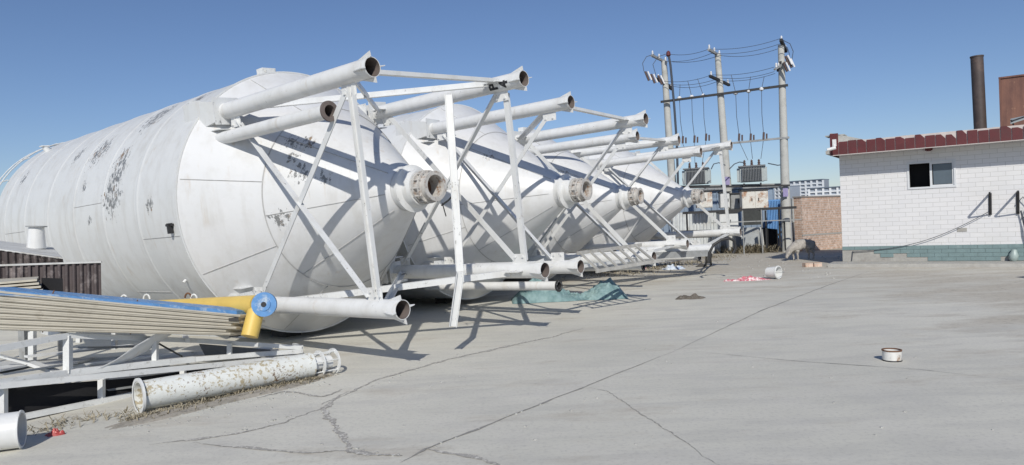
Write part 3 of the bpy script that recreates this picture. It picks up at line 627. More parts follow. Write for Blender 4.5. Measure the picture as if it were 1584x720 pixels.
def clump(name, c, rx, ry, h, mat, lab, cat, n=26, seed=0, kind=None, rz=0, rough=1.0):
    mb = MB(); rd = Vector((seed*3.1, seed*1.7, 0)); cr, sr_ = math.cos(rz), math.sin(rz)
    def fn(u, v):
        x, y = (u-.5)*2, (v-.5)*2; r = math.hypot(x, y); ed = .78+.40*noise.noise(Vector((x*1.8, y*1.8, 0))+rd)
        hh = max(0, 1-(r/ed)**2)
        z = h*hh**.7*(.35+.9*abs(noise.noise(Vector((x*2.5, y*2.5, .5))+rd))*1.6*rough + .4*noise.noise(Vector((x*7, y*7, 2))+rd)*rough)
        X, Y = x*rx, y*ry
        return Vector((c.x + X*cr - Y*sr_, c.y + X*sr_ + Y*cr, max(z, 0)-.004 if hh <= 0 else .003+max(0, z)))
    mb.grid(n, n, fn); mb.f = [f for f in mb.f if any(mb.v[i].z > .004 for i in f)]; used = sorted({i for f in mb.f for i in f}); ix = {j: q for q, j in enumerate(used)}; mb.v = [mb.v[i] for i in used]; mb.f = [tuple(ix[i] for i in f) for f in mb.f]
    return tag(mb.build(name, mat, smooth=80), lab, cat, kind=kind)
DS = simple('dark_soil', (.17, .15, .125), .95, .5, 18, (.30, .27, .23), ds=14)
clump('soil_patch', gr(1068, 462), .34, .22, .07, DS, 'small clod of dark soil lying alone on the open concrete', 'soil', seed=2, kind='stuff')
clump('soil_patch', gr(490, 583)+Vector((.02, .03, 0)), .20, .15, .07, M['soil'], 'loose earth heaped round the end of the rusty pipe', 'soil', seed=3, kind='stuff')
clump('soil_patch', gr(345, 622)+Vector((.04, .05, 0)), 1.35, .15, .03, M['soil'], 'strip of loose earth along the foot of the rusty pipe', 'soil', n=60, seed=5, kind='stuff', rz=.9)
clump('red_wrapper', gr(86, 673), .09, .06, .05, M['redtrash'], 'crumpled red wrapper in the straw at the lower left', 'litter', seed=4)
# ------------------------------------------------------------ netting, ladder, bags, buckets
nt_ = MB(); A0, A1 = gr(792, 468), gr(968, 460); ax = (A1-A0); axl = ax.length; axd = ax.normalized(); ay = Vector((-axd.y, axd.x, 0))
def netf(u, v):
    wv = (v-.5)*2; env = max(0, 1-abs(wv)**2.2)*min(1, u*5)*min(1, (1-u)*7)
    prof = .24 + .10*math.sin(u*7+.6) + .10*max(0, 1-abs(u-.2)*6) + .10*max(0, 1-abs(u-.86)*4) - .13*max(0, 1-abs(u-.62)*4)
    z = env**.6*max(.03, prof)*.9 + .12*noise.noise(Vector((u*11, v*4, 1)))*env + .09*abs(noise.noise(Vector((u*22, v*9, 3))))*env + .05*abs(noise.noise(Vector((u*50, v*22, 8))))*env + .03*abs(math.sin(u*34+v*5))*env
    yy = (v-.35)*(.95+.35*noise.noise(Vector((u*4, 0, 5)))); return A0 + axd*(u*axl) + ay*yy + Vector((0, 0, max(z, 0)+.006))
nt_.grid(150, 60, netf); tag(nt_.build('netting', M['tarp'], smooth=70), 'crumpled teal mesh netting heaped below the silo legs', 'netting')
# ladder frame
t = thing('ladder', gr(960, 415), 'long pale ladder lying flat beside the legs of the middle silos', 'ladder')
l0, l1 = at(922, 420, 11.7), at(1022, 403, 12.7); r0, r1 = at(893, 392, 11.9), at(992, 379, 13.2)
LD = simple('dull_aluminium', (.46, .45, .42), .5, .3, 8, (.28, .26, .22), ds=9)
MB().beam(l0, l1, .03, .06).build('side_rail', LD, t, smooth=None); MB().beam(r0, r1, .03, .06).build('side_rail', LD, t, smooth=None)
for k in range(7): f = (k+.3)/7; MB().beam(r0.lerp(r1, f), l0.lerp(l1, f), .045, .03).build('rung', LD, t, smooth=None)
# loose channel and pipes near silo 3/4
t = thing('grey_girder', gr(1080, 405), 'grey steel girder on trestle feet under the farthest silo legs', 'girder')
MB().beam(at(940, 399, 16.8), at(1092, 392, 18.6), .18, .16).build('beam_body', M['greyst'], t, smooth=None)
for px in (1093, 1098): MB().tube([at(px, 390, 18.6), gr(px+(2 if px > 1095 else -1), 410)], .03, 8).build('foot', M['black'], t)
MB().beam(at(1083, 388, 18.5), at(1083, 398, 18.5), .06, .03, (1, 0, 0)).build('stub', M['black'], t)
t = thing('white_pipe', at(1020, 388, 18.3), 'loose white pipe lying on the grey girder near the farthest legs', 'pipe')
MB().pipe(at(950, 392, 17.2), at(1100, 385, 18.9), .12, .008, 28).build('pipe_wall', M['leg'], t)
for px, py, rx, ry, hh, mt, lb_, nm, ct, sd_ in ((1042, 417, .42, .22, .14, 'bluew', 'blue and white plastic sack lying on the ground near the grey girder', 'plastic_sack', 'sack', 1),
      (1020, 404, .4, .3, .28, 'plastic', 'crumpled white plastic sheet at the end of the ladder', 'plastic_sheet', 'plastic sheet', 6),
      (993, 418, .14, .12, .16, 'pink', 'small pinkish rag under the ladder', 'rag', 'rag', 8), (1158, 434, .62, .16, .08, 'pink', 'red and white striped cloth bag lying before the white bucket', 'cloth_bag', 'bag', 9),
      (1085, 413, .25, .15, .10, 'block', 'small dark heap of rubbish behind the blue and white sack', 'rubbish_heap', 'rubbish', 11), (840, 436, .22, .10, .07, 'plastic', 'flat white plastic scrap below the lower silo leg', 'plastic_scrap', 'scrap', 12),
      (1100, 371, .5, .3, .35, 'plastic', 'white plastic sheeting draped over the farthest lower legs', 'plastic_sheet', 'plastic sheet', 14)):
    if py == 371: 
        continue
    clump(nm, gr(px, py), rx, ry, hh, M[mt], lb_, ct, seed=sd_, n=30)
# big bucket on its side
def bucket(name, c, d, r0, r1, L, lab, cat, mat, handle=True):
    t = thing(name, Vector((c.x, c.y, 0)), lab, cat); d = d.normalized()
    MB().lathe(c, d, [(0, .001), (0, r0), (L, r1), (L, r1-.012), (.015, r0-.012), (.015, .001)], 32).build('bucket_wall', mat, t)
    MB().lathe(c+d*(L-.03), d, [(0, r1), (0, r1+.012), (.02, r1+.012), (.02, r1)], 32, True).build('rim', mat, t)
    if handle:
        s_, u_, _ = basis(d); MB().tube([c+d*(L-.02)+s_*(r1*math.cos(a_*math.pi/10))-u_*(.0)+d*(.9*r1*math.sin(a_*math.pi/10)) for a_ in range(11)], .006, 6, up=Vector((0, 0, 1))).build('handle', M['greyst'], t)
    return t
c = gr(1192, 432); bucket('bucket', c+Vector((-.02, .12, .155)), Vector((.62, -.78, .03)), .12, .15, .30, 'white plastic bucket lying on its side by the red bag', 'bucket', M['plastic'])
c = gr(1600, 432); bucket('plastic_jar', Vector((c.x-.0, c.y+.1, .16)), Vector((1, .2, .0)), .13, .16, .32, 'round white plastic jar at the right edge of the yard', 'jar', M['plastic'], False)
c = gr(1380, 558); 
t = thing('paint_can', c, 'short cut-off white paint can standing alone on the open concrete', 'can')
canm = painted('can_paint', (.74, .73, .70), None, rusty=.2, gen=.55, streak=.5)
MB().lathe(c+Vector((0, 0, .001)), (0, 0, 1), [(0, .001), (0, .092), (.11, .092), (.112, .085), (.02, .085), (.02, .001)], 36).build('can_wall', canm, t)
MB().lathe(c, (0, 0, 1), [(.105, .084), (.105, .097), (.117, .097), (.117, .084)], 36, True).build('rim', M['rust'], t)
MB().lathe(c, (0, 0, 1), [(0, .092), (0, .095), (.012, .095), (.012, .092)], 36).build('base_rim', M['black'], t)
clump('soil_patch', gr(985, 420), 1.5, .5, .035, M['soil'], 'wide scatter of loose earth below the ladder', 'soil', n=60, seed=21, kind='stuff', rz=.4, rough=1.4)
clump('soil_patch', gr(1085, 404), 1.3, .5, .04, M['soil'], 'earth scattered round the trestle feet of the grey girder', 'soil', n=60, seed=23, kind='stuff', rz=.2, rough=1.4)
for k, (pa, pb, ww, lab) in enumerate((((944, 414), (1015, 409), .09, 'longer weathered plank on the ground under the ladder'), ((1040, 408), (1075, 401), .07, 'short weathered plank beside the blue and white sack'))):
    a_, b_ = gr(*pa), gr(*pb); tag(MB().beam(a_+Vector((0, 0, .03)), b_+Vector((0, 0, .05)), ww, .03).build('plank', M['wood'], smooth=None), lab, 'plank', 'planks on the yard')
# pebbles: tiny scattered
rd = random.Random(11); pb = MB()
for k in range(420):
    if k < 90: p = gr(rd.uniform(450, 1584), 395+rd.random()**1.3*300)
    elif k < 300: q = rd.random(); p = gr(200+q*300+rd.gauss(0, 12), 655-q*62+rd.gauss(0, 9))
    else: p = gr(rd.uniform(960, 1300), rd.uniform(395, 432))
    if k % 5 == 0 and k < 300:
        cr = [((496, 626), (665, 564)), ((665, 564), (850, 522)), ((498, 632), (545, 696)), ((545, 696), (622, 706)), ((500, 630), (310, 680)), ((660, 695), (850, 620))][(k//5) % 6]; f_ = rd.random(); p = gr(cr[0][0]+(cr[1][0]-cr[0][0])*f_+rd.gauss(0, 3), cr[0][1]+(cr[1][1]-cr[0][1])*f_+rd.gauss(0, 2))
    s_ = rd.uniform(.004, .011)*(1 if k < 300 else 2.2); pb.box(p+Vector((0, 0, s_*.4)), (s_*2, s_*1.6, s_), rd.uniform(0, 3))
tag(pb.build('pebbles', M['mortar'], smooth=None), 'small pebbles and grit scattered over the concrete', 'pebbles', kind='stuff')
# ------------------------------------------------------------ building at right
BL = Vector((9.65, 20.47, 0)); BA = -.6
t = thing('tiled_building', BL, 'single storey building clad in white tiles with a dark red eave and teal plinth', 'building', rz=BA)
def lb_(mb, name, mat, parent=t, **k): return mb.build(name, mat, parent, local=True, **k)
# local: x along wall, y into building (+), z up ; wall face y=0
WL, WD, WT = 13.0, 4.4, 3.22; wx0, wx1, wz0, wz1 = 1.72, 2.87, 2.10, 2.85
wl = MB()
wl.box((wx0/2, .12, WT/2), (wx0, .24, WT)); wl.box(((wx1+WL)/2, .12, WT/2), (WL-wx1, .24, WT)); wl.box(((wx0+wx1)/2, .12, wz0/2), (wx1-wx0, .24, wz0)); wl.box(((wx0+wx1)/2, .12, (wz1+WT)/2), (wx1-wx0, .24, WT-wz1))
wl.box((.12, (.24+WD)/2, WT/2), (.24, WD-.24, WT)); wl.box((WL-.12, (.24+WD)/2, WT/2), (.24, WD-.24, WT)); wl.box((WL/2, WD+.12, WT/2), (WL, .24, WT))
lb_(wl, 'wall', M['tile'], smooth=None)
lb_(MB().box((WL/2, WD/2+.1, .02), (WL-.5, WD-.3, .03)), 'floor', M['render'], smooth=None)
# plinth: render backing and teal tiles
lb_(MB().box((6.5, -.010, .31), (13.0, .02, .45)), 'plinth', M['render'], smooth=None)
pt = MB(); rd = random.Random(3); tw, thh = .33, .108
for r_ in range(4):
    x = -(.16 if r_ % 2 else 0)
    z = .54-thh/2-r_*thh
    while x < 12.9:
        a, b = max(x, 0), min(x+tw-.006, 13.0); miss = False
        if r_ == 1 and x < 0.6: miss = True
        if r_ == 2 and (x < .9 or .99 < x < 1.5): miss = True
        if r_ == 3 and (x < 1.9 or 2.5 < x < 2.8 or 3.8 < x < 4.1): miss = True
        if x > 4.5 and rd.random() < .04: miss = True
        if not miss and b > a: pt.box(((a+b)/2, -.028, z), (b-a, .016, thh-.006))
        x += tw
lb_(pt, 'teal_tiles', M['teal'], smooth=None)
# window
wf = MB()
for (x0, x1, z0, z1) in ((wx0, wx1, wz1-.05, wz1), (wx0, wx1, wz0, wz0+.05), (wx0, wx0+.05, wz0+.05, wz1-.05), (wx1-.05, wx1, wz0+.05, wz1-.05)):
    wf.box(((x0+x1)/2, .05, (z0+z1)/2), (x1-x0, .14, z1-z0))
wo = lb_(wf, 'window', M['frame'], smooth=None)
xm = 2.28
sf = MB()
for (x0, x1, z0, z1) in ((xm-.02, xm+.035, wz0+.05, wz1-.05), (wx1-.09, wx1-.051, wz0+.05, wz1-.05), (xm+.035, wx1-.09, wz1-.09, wz1-.051), (xm+.035, wx1-.09, wz0+.051, wz0+.09)): sf.box(((x0+x1)/2, .03, (z0+z1)/2), (x1-x0, .04, z1-z0))
lb_(sf, 'sash', M['frame'], wo, smooth=None); lb_(MB().box(((xm+wx1)/2, .03, (wz0+wz1)/2), (wx1-xm-.12, .008, wz1-wz0-.2)), 'pane', M['glass'], wo, smooth=None)
lb_(MB().box((2.0, .5, 2.4), (1.6, .02, 1.6)), 'painted_room_shade', M['dark'], wo, smooth=None)  # near-black board: unlit room behind the open pane, shade put in colour
# roof slab and fascia
OV = .62
roof = MB(); roof.box((WL/2-.1, (WD-OV)/2+.1, WT+.05), (WL+.3, WD+OV+.2, .10)); ro = lb_(roof, 'roof', M['render'], smooth=None)
fs = MB(); gt = MB(); mo = MB(); x = -.12; k = 0; rd = random.Random(5)
while x < 12.8:
    hgt = .34 + rd.uniform(-.05, .03) - (.0 if k % 4 else .03)
    if k == 0: hgt = .60
    x1 = x+.235
    zt = WT-.03+hgt; zz = zt-(rd.uniform(.05, .12) if k and rd.random() < .4 else 0)
    y0, y1 = -OV-.045, -OV-.02
    vs = [(x, y0, WT-.04), (x1-.02, y0, WT-.04), (x1-.02, y0, zz), ((x+x1)/2, y0, zt), (x, y0, zt)] 
    vs += [(a_, y1, c_) for a_, b_, c_ in vs]; fs.add(vs, [(0, 1, 2, 3, 4), (9, 8, 7, 6, 5)]+[(i, 5+i, 5+(i+1) % 5, (i+1) % 5) for i in range(5)])
    x = x1+.0; k += 1
fo = lb_(fs, 'fascia', M['red'], smooth=None)
sfc = MB(); 
for k in range(14): sfc.box((-.135, -OV-.02+.24+.235*k*1.0, WT+.27), (.025, .228, .60))
lb_(sfc, 'side_fascia', M['red'], smooth=None)
lb_(MB().box((WL/2-.12, -OV-.0, WT+.145), (WL, .035, .36)), 'fascia_backing', M['grout'], ro, smooth=None)
lb_(MB().box((WL/2-.1, -OV-.03, WT-.052), (WL+.04, .05, .018)), 'fascia_edge', M['grout'], ro, smooth=None)
mo = MB(); nseg = 60
def mf(u, v):
    x = .75+u*(WL-1.0); e = noise.noise(Vector((x*2.1, 0, 3)))*.05+noise.noise(Vector((x*6, 1, 3)))*.025
    zz = WT+.33+e if v > .1 else WT+.15
    return Vector((x, -OV+.04+v*1.6, zz + v*.03 + .02*noise.noise(Vector((x*3, v*4, 0)))))
mo.grid(160, 8, mf); mo.box((-.0, -OV+.25, WT+.52), (.5, .5, .03)); lb_(mo, 'mortar_capping', M['mortar'], ro)
cap = MB(); cap.add([(-.11, -OV, WT+.60), (-.11, -OV+.5, WT+.60), (.75, -OV+.5, WT+.33), (.75, -OV, WT+.33), (-.11, -OV, WT+.3), (-.11, -OV+.5, WT+.3), (.75, -OV+.5, WT+.25), (.75, -OV, WT+.25)], [(0, 1, 2, 3), (0, 3, 7, 4), (1, 5, 6, 2), (0, 4, 5, 1), (3, 2, 6, 7), (4, 7, 6, 5)]); lb_(cap, 'broken_corner', M['mortar'], ro, smooth=None)
lb_(MB().box((2.26, -.02, 3.15), (.10, .05, .06)).box((2.26, -.06, 3.17), (.17, .12, .07)), 'eave_lamp', M['red'], smooth=None)
lb_(MB().box((2.96, -.006, .94), (.22, .014, .10)), 'air_brick', M['render'], smooth=None)
# chimney on the building
chx, chy = None, None
Minv = t.matrix_world.inverted(); cb_, ct_ = at(1517, 210, 23.3), at(1511, 88, 23.3)
MB().tube([cb_, ct_], [.185, .185], 36).build('chimney', M['chim'], t)
MB().lathe(ct_-Vector((0, 0, .02)), (ct_-cb_), [(0, .187), (0, .20), (.04, .20), (.04, .16)], 36).build('chimney_rim', M['chim'], t)
# rusty tank on the roof
k1 = N('rusty_tank_steel'); c = k1.mix(k1.ramp(k1.noise(1.6, 6, .65, k1.mapv((3, 3, .5))), .4, .65), (.15, .075, .06), (.24, .12, .085)); c = k1.mix(k1.ramp(k1.noise(3.5, 6, .7), .60, .68), c, (.36, .21, .13)); M['tank'] = k1.out(c, .85, k1.noise(8, 5, .6), .4, .01)
q = at(1549, 206, 22.6); t = thing('rusty_tank', q, 'tall rust brown steel tank standing on the roof of the tiled building', 'tank', rz=-.6)
zt_ = at(1549, 121, 22.6).z - q.z
lb2 = MB().box((1.2, .8, zt_/2), (2.4, 1.6, zt_)); lb2.build('tank_body', M['tank'], t, local=True, smooth=None)
rb_ = MB()
for xx in (.0, 1.2, 2.4): rb_.box((xx, -.015, zt_/2), (.05, .04, zt_))
rb_.box((1.2, -.015, zt_+.0), (2.46, .05, .05)); rb_.build('stiffener', M['tank'], t, local=True, smooth=None)
t = thing('roof_sheet', at(1575, 190, 19.0), 'small grey green metal sheet tilted on the roof edge before the rusty tank', 'metal sheet')
slab(MB(), (at(1563, 190, 19.0), at(1600, 178, 18.6), at(1600, 176, 19.6), at(1563, 184, 20.0)), .04).build('sheet', M['tgrey'], t, smooth=None)
MB().beam(at(1564, 186, 19.0), at(1568, 194, 19.0), .03, .03).beam(at(1564, 188, 18.98), at(1600, 176, 18.6), .03, .03).build('edge_strip', M['black'], t, smooth=None)
# camera under eave corner
Bm = Matrix.Translation(BL) @ Matrix.Rotation(BA, 4, 'Z')
def W(x, y, z): return Bm @ Vector((x, y, z))
t = thing('security_camera', W(-.02, -OV-.08, WT+.2), 'white security camera fixed to the left end of the red eave', 'camera')
MB().box(W(.0, -OV-.06, WT+.30), (.10, .05, .20), BA).build('mount_plate', M['plastic'], t, smooth=None)
MB().tube([W(.0, -OV-.07, WT+.24), W(.0, -OV-.2, WT+.14)], .02, 8).build('arm', M['plastic'], t)
MB().tube([W(.06, -OV-.24, WT+.15), W(-.16, -OV-.30, WT+.10)], [.05, .045], 14).build('camera_body', M['plastic'], t)
# wall brackets
for bx, lab in ((3.60, 'left black triangular bracket on the tiled wall, holding a drooping cable'), (4.19, 'right black triangular bracket on the tiled wall, near the right edge')):
    t = thing('wall_bracket', W(bx, 0, 1.31), lab, 'bracket', 'brackets on the tiled wall')
    MB().beam(W(bx, -.03, 1.31), W(bx+.01, -.03, 1.89), .05, .05, (1, 0, 0)).build('upright', M['black'], t, smooth=None)
    MB().beam(W(bx, -.03, 1.87), W(bx, -.74, 1.89), .04, .04).build('arm', M['black'], t, smooth=None)
    MB().beam(W(bx, -.03, 1.34), W(bx, -.72, 1.86), .03, .03).build('strut', M['black'], t, smooth=None)
cb = MB(); cb.tube([W(3.6, -.10, 1.42).lerp(W(.32, -.06, .38), f)+Vector((0, 0, -.30*math.sin(math.pi*f)*(1-.2*f))) for f in [i/24 for i in range(25)]], .009, 6)
cb.tube([W(.32, -.05, .38), W(.28, -.05, .40), W(.24, -.04, .12)], .012, 6); tag(cb.build('drooping_cable', M['wire']), 'thin dark cable drooping along the tiled wall from the left bracket to the plinth', 'cable')
cb = MB(); cb.tube([W(4.19, -.1, 1.6), W(4.30, -.12, 1.75), W(4.42, -.1, 1.55), W(4.30, -.1, 1.2), W(4.32, -.1, .8), W(4.38, -.1, .5)], .014, 6); cb.tube([W(4.25, -.09, 1.4), W(4.33, -.08, .9), W(4.36, -.08, .12)], .02, 6)
tag(cb.build('coiled_cable', M['wire']), 'looped dark cable hanging from the right bracket down to the plinth', 'cable')
# apron and pot
ap = MB()
def apf(x, y, z): return W(x, y, z)
ap.add([apf(-.25, -.95, .0), apf(13, -.95, .0), apf(13, 0, .0), apf(-.25, 0, .0), apf(-.25, -.93, .09), apf(13, -.93, .09), apf(13, 0, .10), apf(-.25, 0, .10)], [(4, 5, 6, 7), (0, 1, 5, 4), (0, 4, 7, 3), (1, 2, 6, 5)])
o = ap.build('pavement', M['apron'], smooth=None); tag(o, kind='structure')
t = thing('clay_pot', W(4.05, -.12, .10), 'grey green jug leaning against the teal plinth', 'pot'); MB().lathe(W(4.05, -.13, .10), (.15, 0, 1), [(0, .001), (0, .06), (.05, .10), (.16, .11), (.24, .07), (.30, .06), (.30, .05), (.2, .05)], 24).build('pot_body', M['greenpot'], t)
# bricks lying
for k, (dx_, dz, rz, lab) in enumerate(((-.16, 0, .2, 'left one of the red bricks laid by the sheep'), (.10, 0, .15, 'right one of the red bricks laid by the sheep'))):
    c = gr(1258, 413)+Vector((dx_, 0, .06)); tag(MB().box(c, (.24, .16, .12), rz).build('loose_brick', M['brick'], smooth=None), lab, 'brick', 'loose bricks by the sheep')
# ------------------------------------------------------------ sheep
def sheep():
    c = gr(1241, 402.5); t = thing('sheep', c, 'grey woolly sheep with its head lowered to the ground beside the tiled building', 'sheep')
    me = bpy.data.meshes.new('body'); fwd = Vector((-1, -.35, 0)).normalized(); sd_ = Vector((-fwd.y, fwd.x, 0)); up = Vector((0, 0, 1))
    V = []; Eg = []; Rr = []
    def v(f, s, z, r, par=None):
        V.append(fwd*f+sd_*s+up*z); Rr.append(r); 
        if par is not None: Eg.append((par, len(V)-1))
        return len(V)-1
    pel = v(-.34, 0, .56, .17); b1 = v(-.1, 0, .54, .20, pel); b2 = v(.14, 0, .53, .19, b1); ch = v(.30, 0, .50, .16, b2)
    nk = v(.46, 0, .42, .10, ch); nk2 = v(.56, 0, .30, .075, nk); hd = v(.60, 0, .20, .065, nk2); mz = v(.64, 0, .08, .038, hd)
    v(.56, .09, .25, .018, nk2); v(.56, -.09, .25, .018, nk2)
    tl = v(-.52, 0, .58, .04, pel); v(-.55, 0, .42, .03, tl)
    for s in (-1, 1):
        a = v(-.34, s*.11, .38, .085, pel); b = v(-.28, s*.11, .30, .055, a); h_ = v(-.40, s*.11, .20, .032, b); f = v(-.37, s*.11, .06, .024, h_); v(-.35, s*.11, .015, .028, f)
        a = v(.26, s*.10, .34, .07, ch); b = v(.27, s*.10, .20, .035, a); f = v(.26, s*.10, .06, .024, b); v(.28, s*.10, .015, .028, f)
    me.from_pydata([tuple(p) for p in V], Eg, []); o = bpy.data.objects.new('body', me); col.objects.link(o); o.parent = t
    md = o.modifiers.new('skin', 'SKIN'); md.use_smooth_shade = True
    for i, r_ in enumerate(Rr): me.skin_vertices[0].data[i].radius = (r_, r_)
    me.skin_vertices[0].data[0].use_root = True
    ss = o.modifiers.new('sub', 'SUBSURF'); ss.levels = 2; ss.render_levels = 2
    tx = bpy.data.textures.new('wool', 'CLOUDS'); tx.noise_scale = .06; dm = o.modifiers.new('wool', 'DISPLACE'); dm.texture = tx; dm.strength = .04
    me.materials.append(M['fleece'])
bpy_has_skin = True
def ensure_skin():
    pass
def sheep_safe():
    # skin layer is created by adding the modifier through the data API
    sheep()
try:
    sheep_safe()
except Exception as ex:
    print('SHEEP', ex)
# ------------------------------------------------------------ power line structure
def pole(pb, pt, Y, r0, r1, lab):
    a, b = at(pb[0], pb[1], Y), at(pt[0], pt[1], Y); d = (a-b); a2 = b + d*(b.z/(b.z-a.z)); 
    t = thing('utility_pole', a2, lab, 'utility pole', 'concrete poles of the transformer station')
    MB().tube([a2, b], [r0, r1], 24).build('pole_shaft', M['pole'], t)
    return t, b, (a2-b)
Y1, Y2, Y3 = 30.5, 29.5, 28.5
P1, top1, _ = pole((1041, 300), (1027, 95), Y1, .20, .12, 'left concrete pole of the transformer station, the shortest-looking')
P2, top2, _ = pole((1125, 290), (1110, 84), Y2, .20, .12, 'middle concrete pole of the transformer station, between the two transformers')
P3, top3, _ = pole((1217, 370), (1208, 70), Y3, .20, .12, 'right concrete pole of the transformer station, the tallest-looking')
AR = Vector((.25, .97, 0)).normalized()
def ins(mb, p, h=.22, r=.05):
    mb.lathe(p, (0, 0, 1), [(0, r*.4), (h*.2, r*.5), (h*.25, r), (h*.45, r*.5), (h*.5, r), (h*.7, r*.45), (h*.75, r*.9), (h*1.0, r*.3)], 10)
def arm(P, a, b, Ya, Yb, mat='greyst', w_=.09, insn=3, im='ceramic'):
    A, B = at(a[0], a[1], Ya), at(b[0], b[1], Yb); c = MB().beam(A, B, w_, w_).build('crossarm', M[mat], P, smooth=None)
    for k in range(insn):
        q = MB(); ins(q, A.lerp(B, (k+.15)/(insn-.7 if insn > 1 else 1))); q.build('insulator', M[im], c)
    return A, B
arm(P1, (1008, 86), (1031, 97), 29.7, 30.8); arm(P1, (1017, 122), (1040, 138), 30.0, 31.0, 'black', .12, 3)
arm(P2, (1096, 77), (1114, 87), 28.8, 29.7); arm(P2, (1098, 118), (1128, 132), 28.7, 30.2, 'black', .10, 3)
arm(P3, (1208, 62), (1216, 80), 28.2, 28.8, 'black', .12, 2); arm(P3, (1203, 110), (1212, 84), 28.0, 28.8, 'black', .08, 1); arm(P3, (1198, 108), (1222, 92), 27.8, 28.5, 'greyst', .07, 2)
for P, lst, Y in ((P1, ((1001, 118), (1010, 122), (1021, 124)), 29.8), (P3, ((1218, 94), (1222, 98), (1215, 104)), 28.0)):
    for k, (x, y) in enumerate(lst):
        f = MB(); f.tube([at(x-3, y-7, Y), at(x+3, y+7, Y)], .05, 10); fo_ = f.build('fuse_switch', M['brown_ceramic'], P); MB().tube([at(x+1, y-7, Y-.1), at(x+7, y+6, Y-.1)], .035, 8).build('fuse_tube', M['ceramic'], fo_)
# surge of red cap and thick cable down beside the left pole
cbm = MB(); cbm.tube([at(1034, 84, 30), at(1037, 100, 30), at(1039, 120, 30), at(1043, 165, 30), at(1047, 222, 30), at(1050, 330, 30)], .05, 8); tag(cbm.build('riser_cable', M['wire']), 'thick dark cable running down beside the left concrete pole', 'cable')
tag(MB().lathe(at(1034, 88, 30), (0, 0, 1), [(0, .05), (.05, .10), (.2, .08), (.25, .02)], 10).build('cable_cap', M['red']), 'small red cap on top of the thick riser cable', 'cable cap')
# beams between poles
t = thing('cross_beam', at(1120, 150, 29.5), 'upper black beam carrying white insulators across the three poles', 'beam', 'beams across the poles')
MB().beam(at(1022, 158, Y1-.2), at(1219, 132, Y3-.2), .09, .09).build('beam_bar', M['black'], t, smooth=None)
IP = [(1051, 152), (1070, 150), (1088, 148), (1138, 144), (1158, 141), (1178, 138)]; LO = [(1056, 222), (1074, 221), (1092, 218), (1143, 218), (1161, 218), (1181, 216)]; UPP = [(1052, 131), (1064, 126), (1079, 122), (1131, 116), (1161, 119), (1182, 119)]
Yb = lambda px: Y1+(Y3-Y1)*(px-1030)/180-.15
for p in IP: q = MB(); q.lathe(at(p[0], p[1]+3, Yb(p[0])), (0, 0, 1), [(0, .04), (.03, .09), (.09, .10), (.15, .05)], 12); q.build('insulator', M['ceramic'], t)
t = thing('cross_beam', at(1160, 220, 29), 'lower grey beam between the poles, with small fuses', 'beam', 'beams across the poles')
MB().beam(at(1028, 232, Y1-.2), at(1221, 213, Y3-.2), .08, .08).build('beam_bar', M['greyst'], t, smooth=None)
for p in LO:
    q = MB(); q.tube([at(p[0], p[1], Yb(p[0])), at(p[0]+.5, p[1]-11, Yb(p[0]))], .045, 8); q.tube([at(p[0]+5, p[1], Yb(p[0])), at(p[0]+5, p[1]-9, Yb(p[0]))], .035, 8); q.build('fuse', M['brown_ceramic'], t)
def sag(a, b, s_, n=12): return [a.lerp(b, i/n)+Vector((0, 0, -4*s_*(i/n)*(1-i/n))) for i in range(n+1)]
def wire(pts, lab, r=.010): return tag(MB().tube(pts, r, 5).build('overhead_wire', M['wire']), lab, 'wire', 'wires of the transformer station')
ws = [((1035, 84), (1097, 76), (1207, 60)), ((1032, 95), (1100, 83), (1207, 68)), ((1040, 96), (1113, 86), (1203, 76))]
nm_ = ['topmost', 'second', 'third']
for k, (a, b, c) in enumerate(ws):
    wire(sag(at(*a, 30.2), at(*b, 29.2), .12), nm_[k]+' wire from the left pole to the middle pole, above the pole-top arm'); wire(sag(at(*b, 29.2), at(*c, 28.3), .15), nm_[k]+' wire from the middle pole to the top of the right pole')
ws = [((1022, 125), (1101, 116), (1198, 104)), ((1030, 130), (1113, 121), (1198, 111)), ((1042, 134), (1113, 125), (1199, 114))]
for k, (a, b, c) in enumerate(ws):
    wire(sag(at(*a, 30.2), at(*b, 29.2), .15), nm_[k]+' of the lower wires from the left pole to the middle pole'); wire(sag(at(*b, 29.2), at(*c, 28.3), .12), nm_[k]+' of the lower wires from the middle pole to the right pole')
on_ = ['first', 'second', 'third', 'fourth', 'fifth', 'sixth']
for k in range(6):
    Y = Yb(IP[k][0]); wire([at(*UPP[k], Y+.1)] + [at(*IP[k], Y-.05), at((IP[k][0]+LO[k][0])/2-1, (IP[k][1]+LO[k][1])/2, Y-.05), at(LO[k][0], LO[k][1]-10, Y)], on_[k]+' dropper wire from the left, hanging through the white insulators', .012)
for k, (a, b) in enumerate((((1143, 218), (1157, 248)), ((1161, 218), (1164, 246)), ((1181, 216), (1177, 246)), ((1092, 218), (1086, 253)), ((1074, 221), (1075, 253)), ((1056, 222), (1068, 253)))):
    wire([at(*a, 28.9), at(*b, 28.7)], on_[k]+' short wire down to a transformer bushing, counted from the middle pole', .011)
for k, pts in enumerate(([(1012, 84), (1000, 88), (994, 98), (996, 110), (1000, 117)], [(1030, 84), (1018, 88), (1010, 100), (1015, 118)], [(1210, 62), (1222, 68), (1227, 80), (1225, 92)], [(1209, 72), (1218, 74), (1221, 84), (1219, 92)])):
    wire([at(x, y, 29.6 if k < 2 else 28.1) for x, y in pts], ['outer looped jumper wire on the left pole', 'inner looped jumper wire on the left pole', 'outer looped jumper wire on the right pole', 'inner looped jumper wire on the right pole'][k], .014)
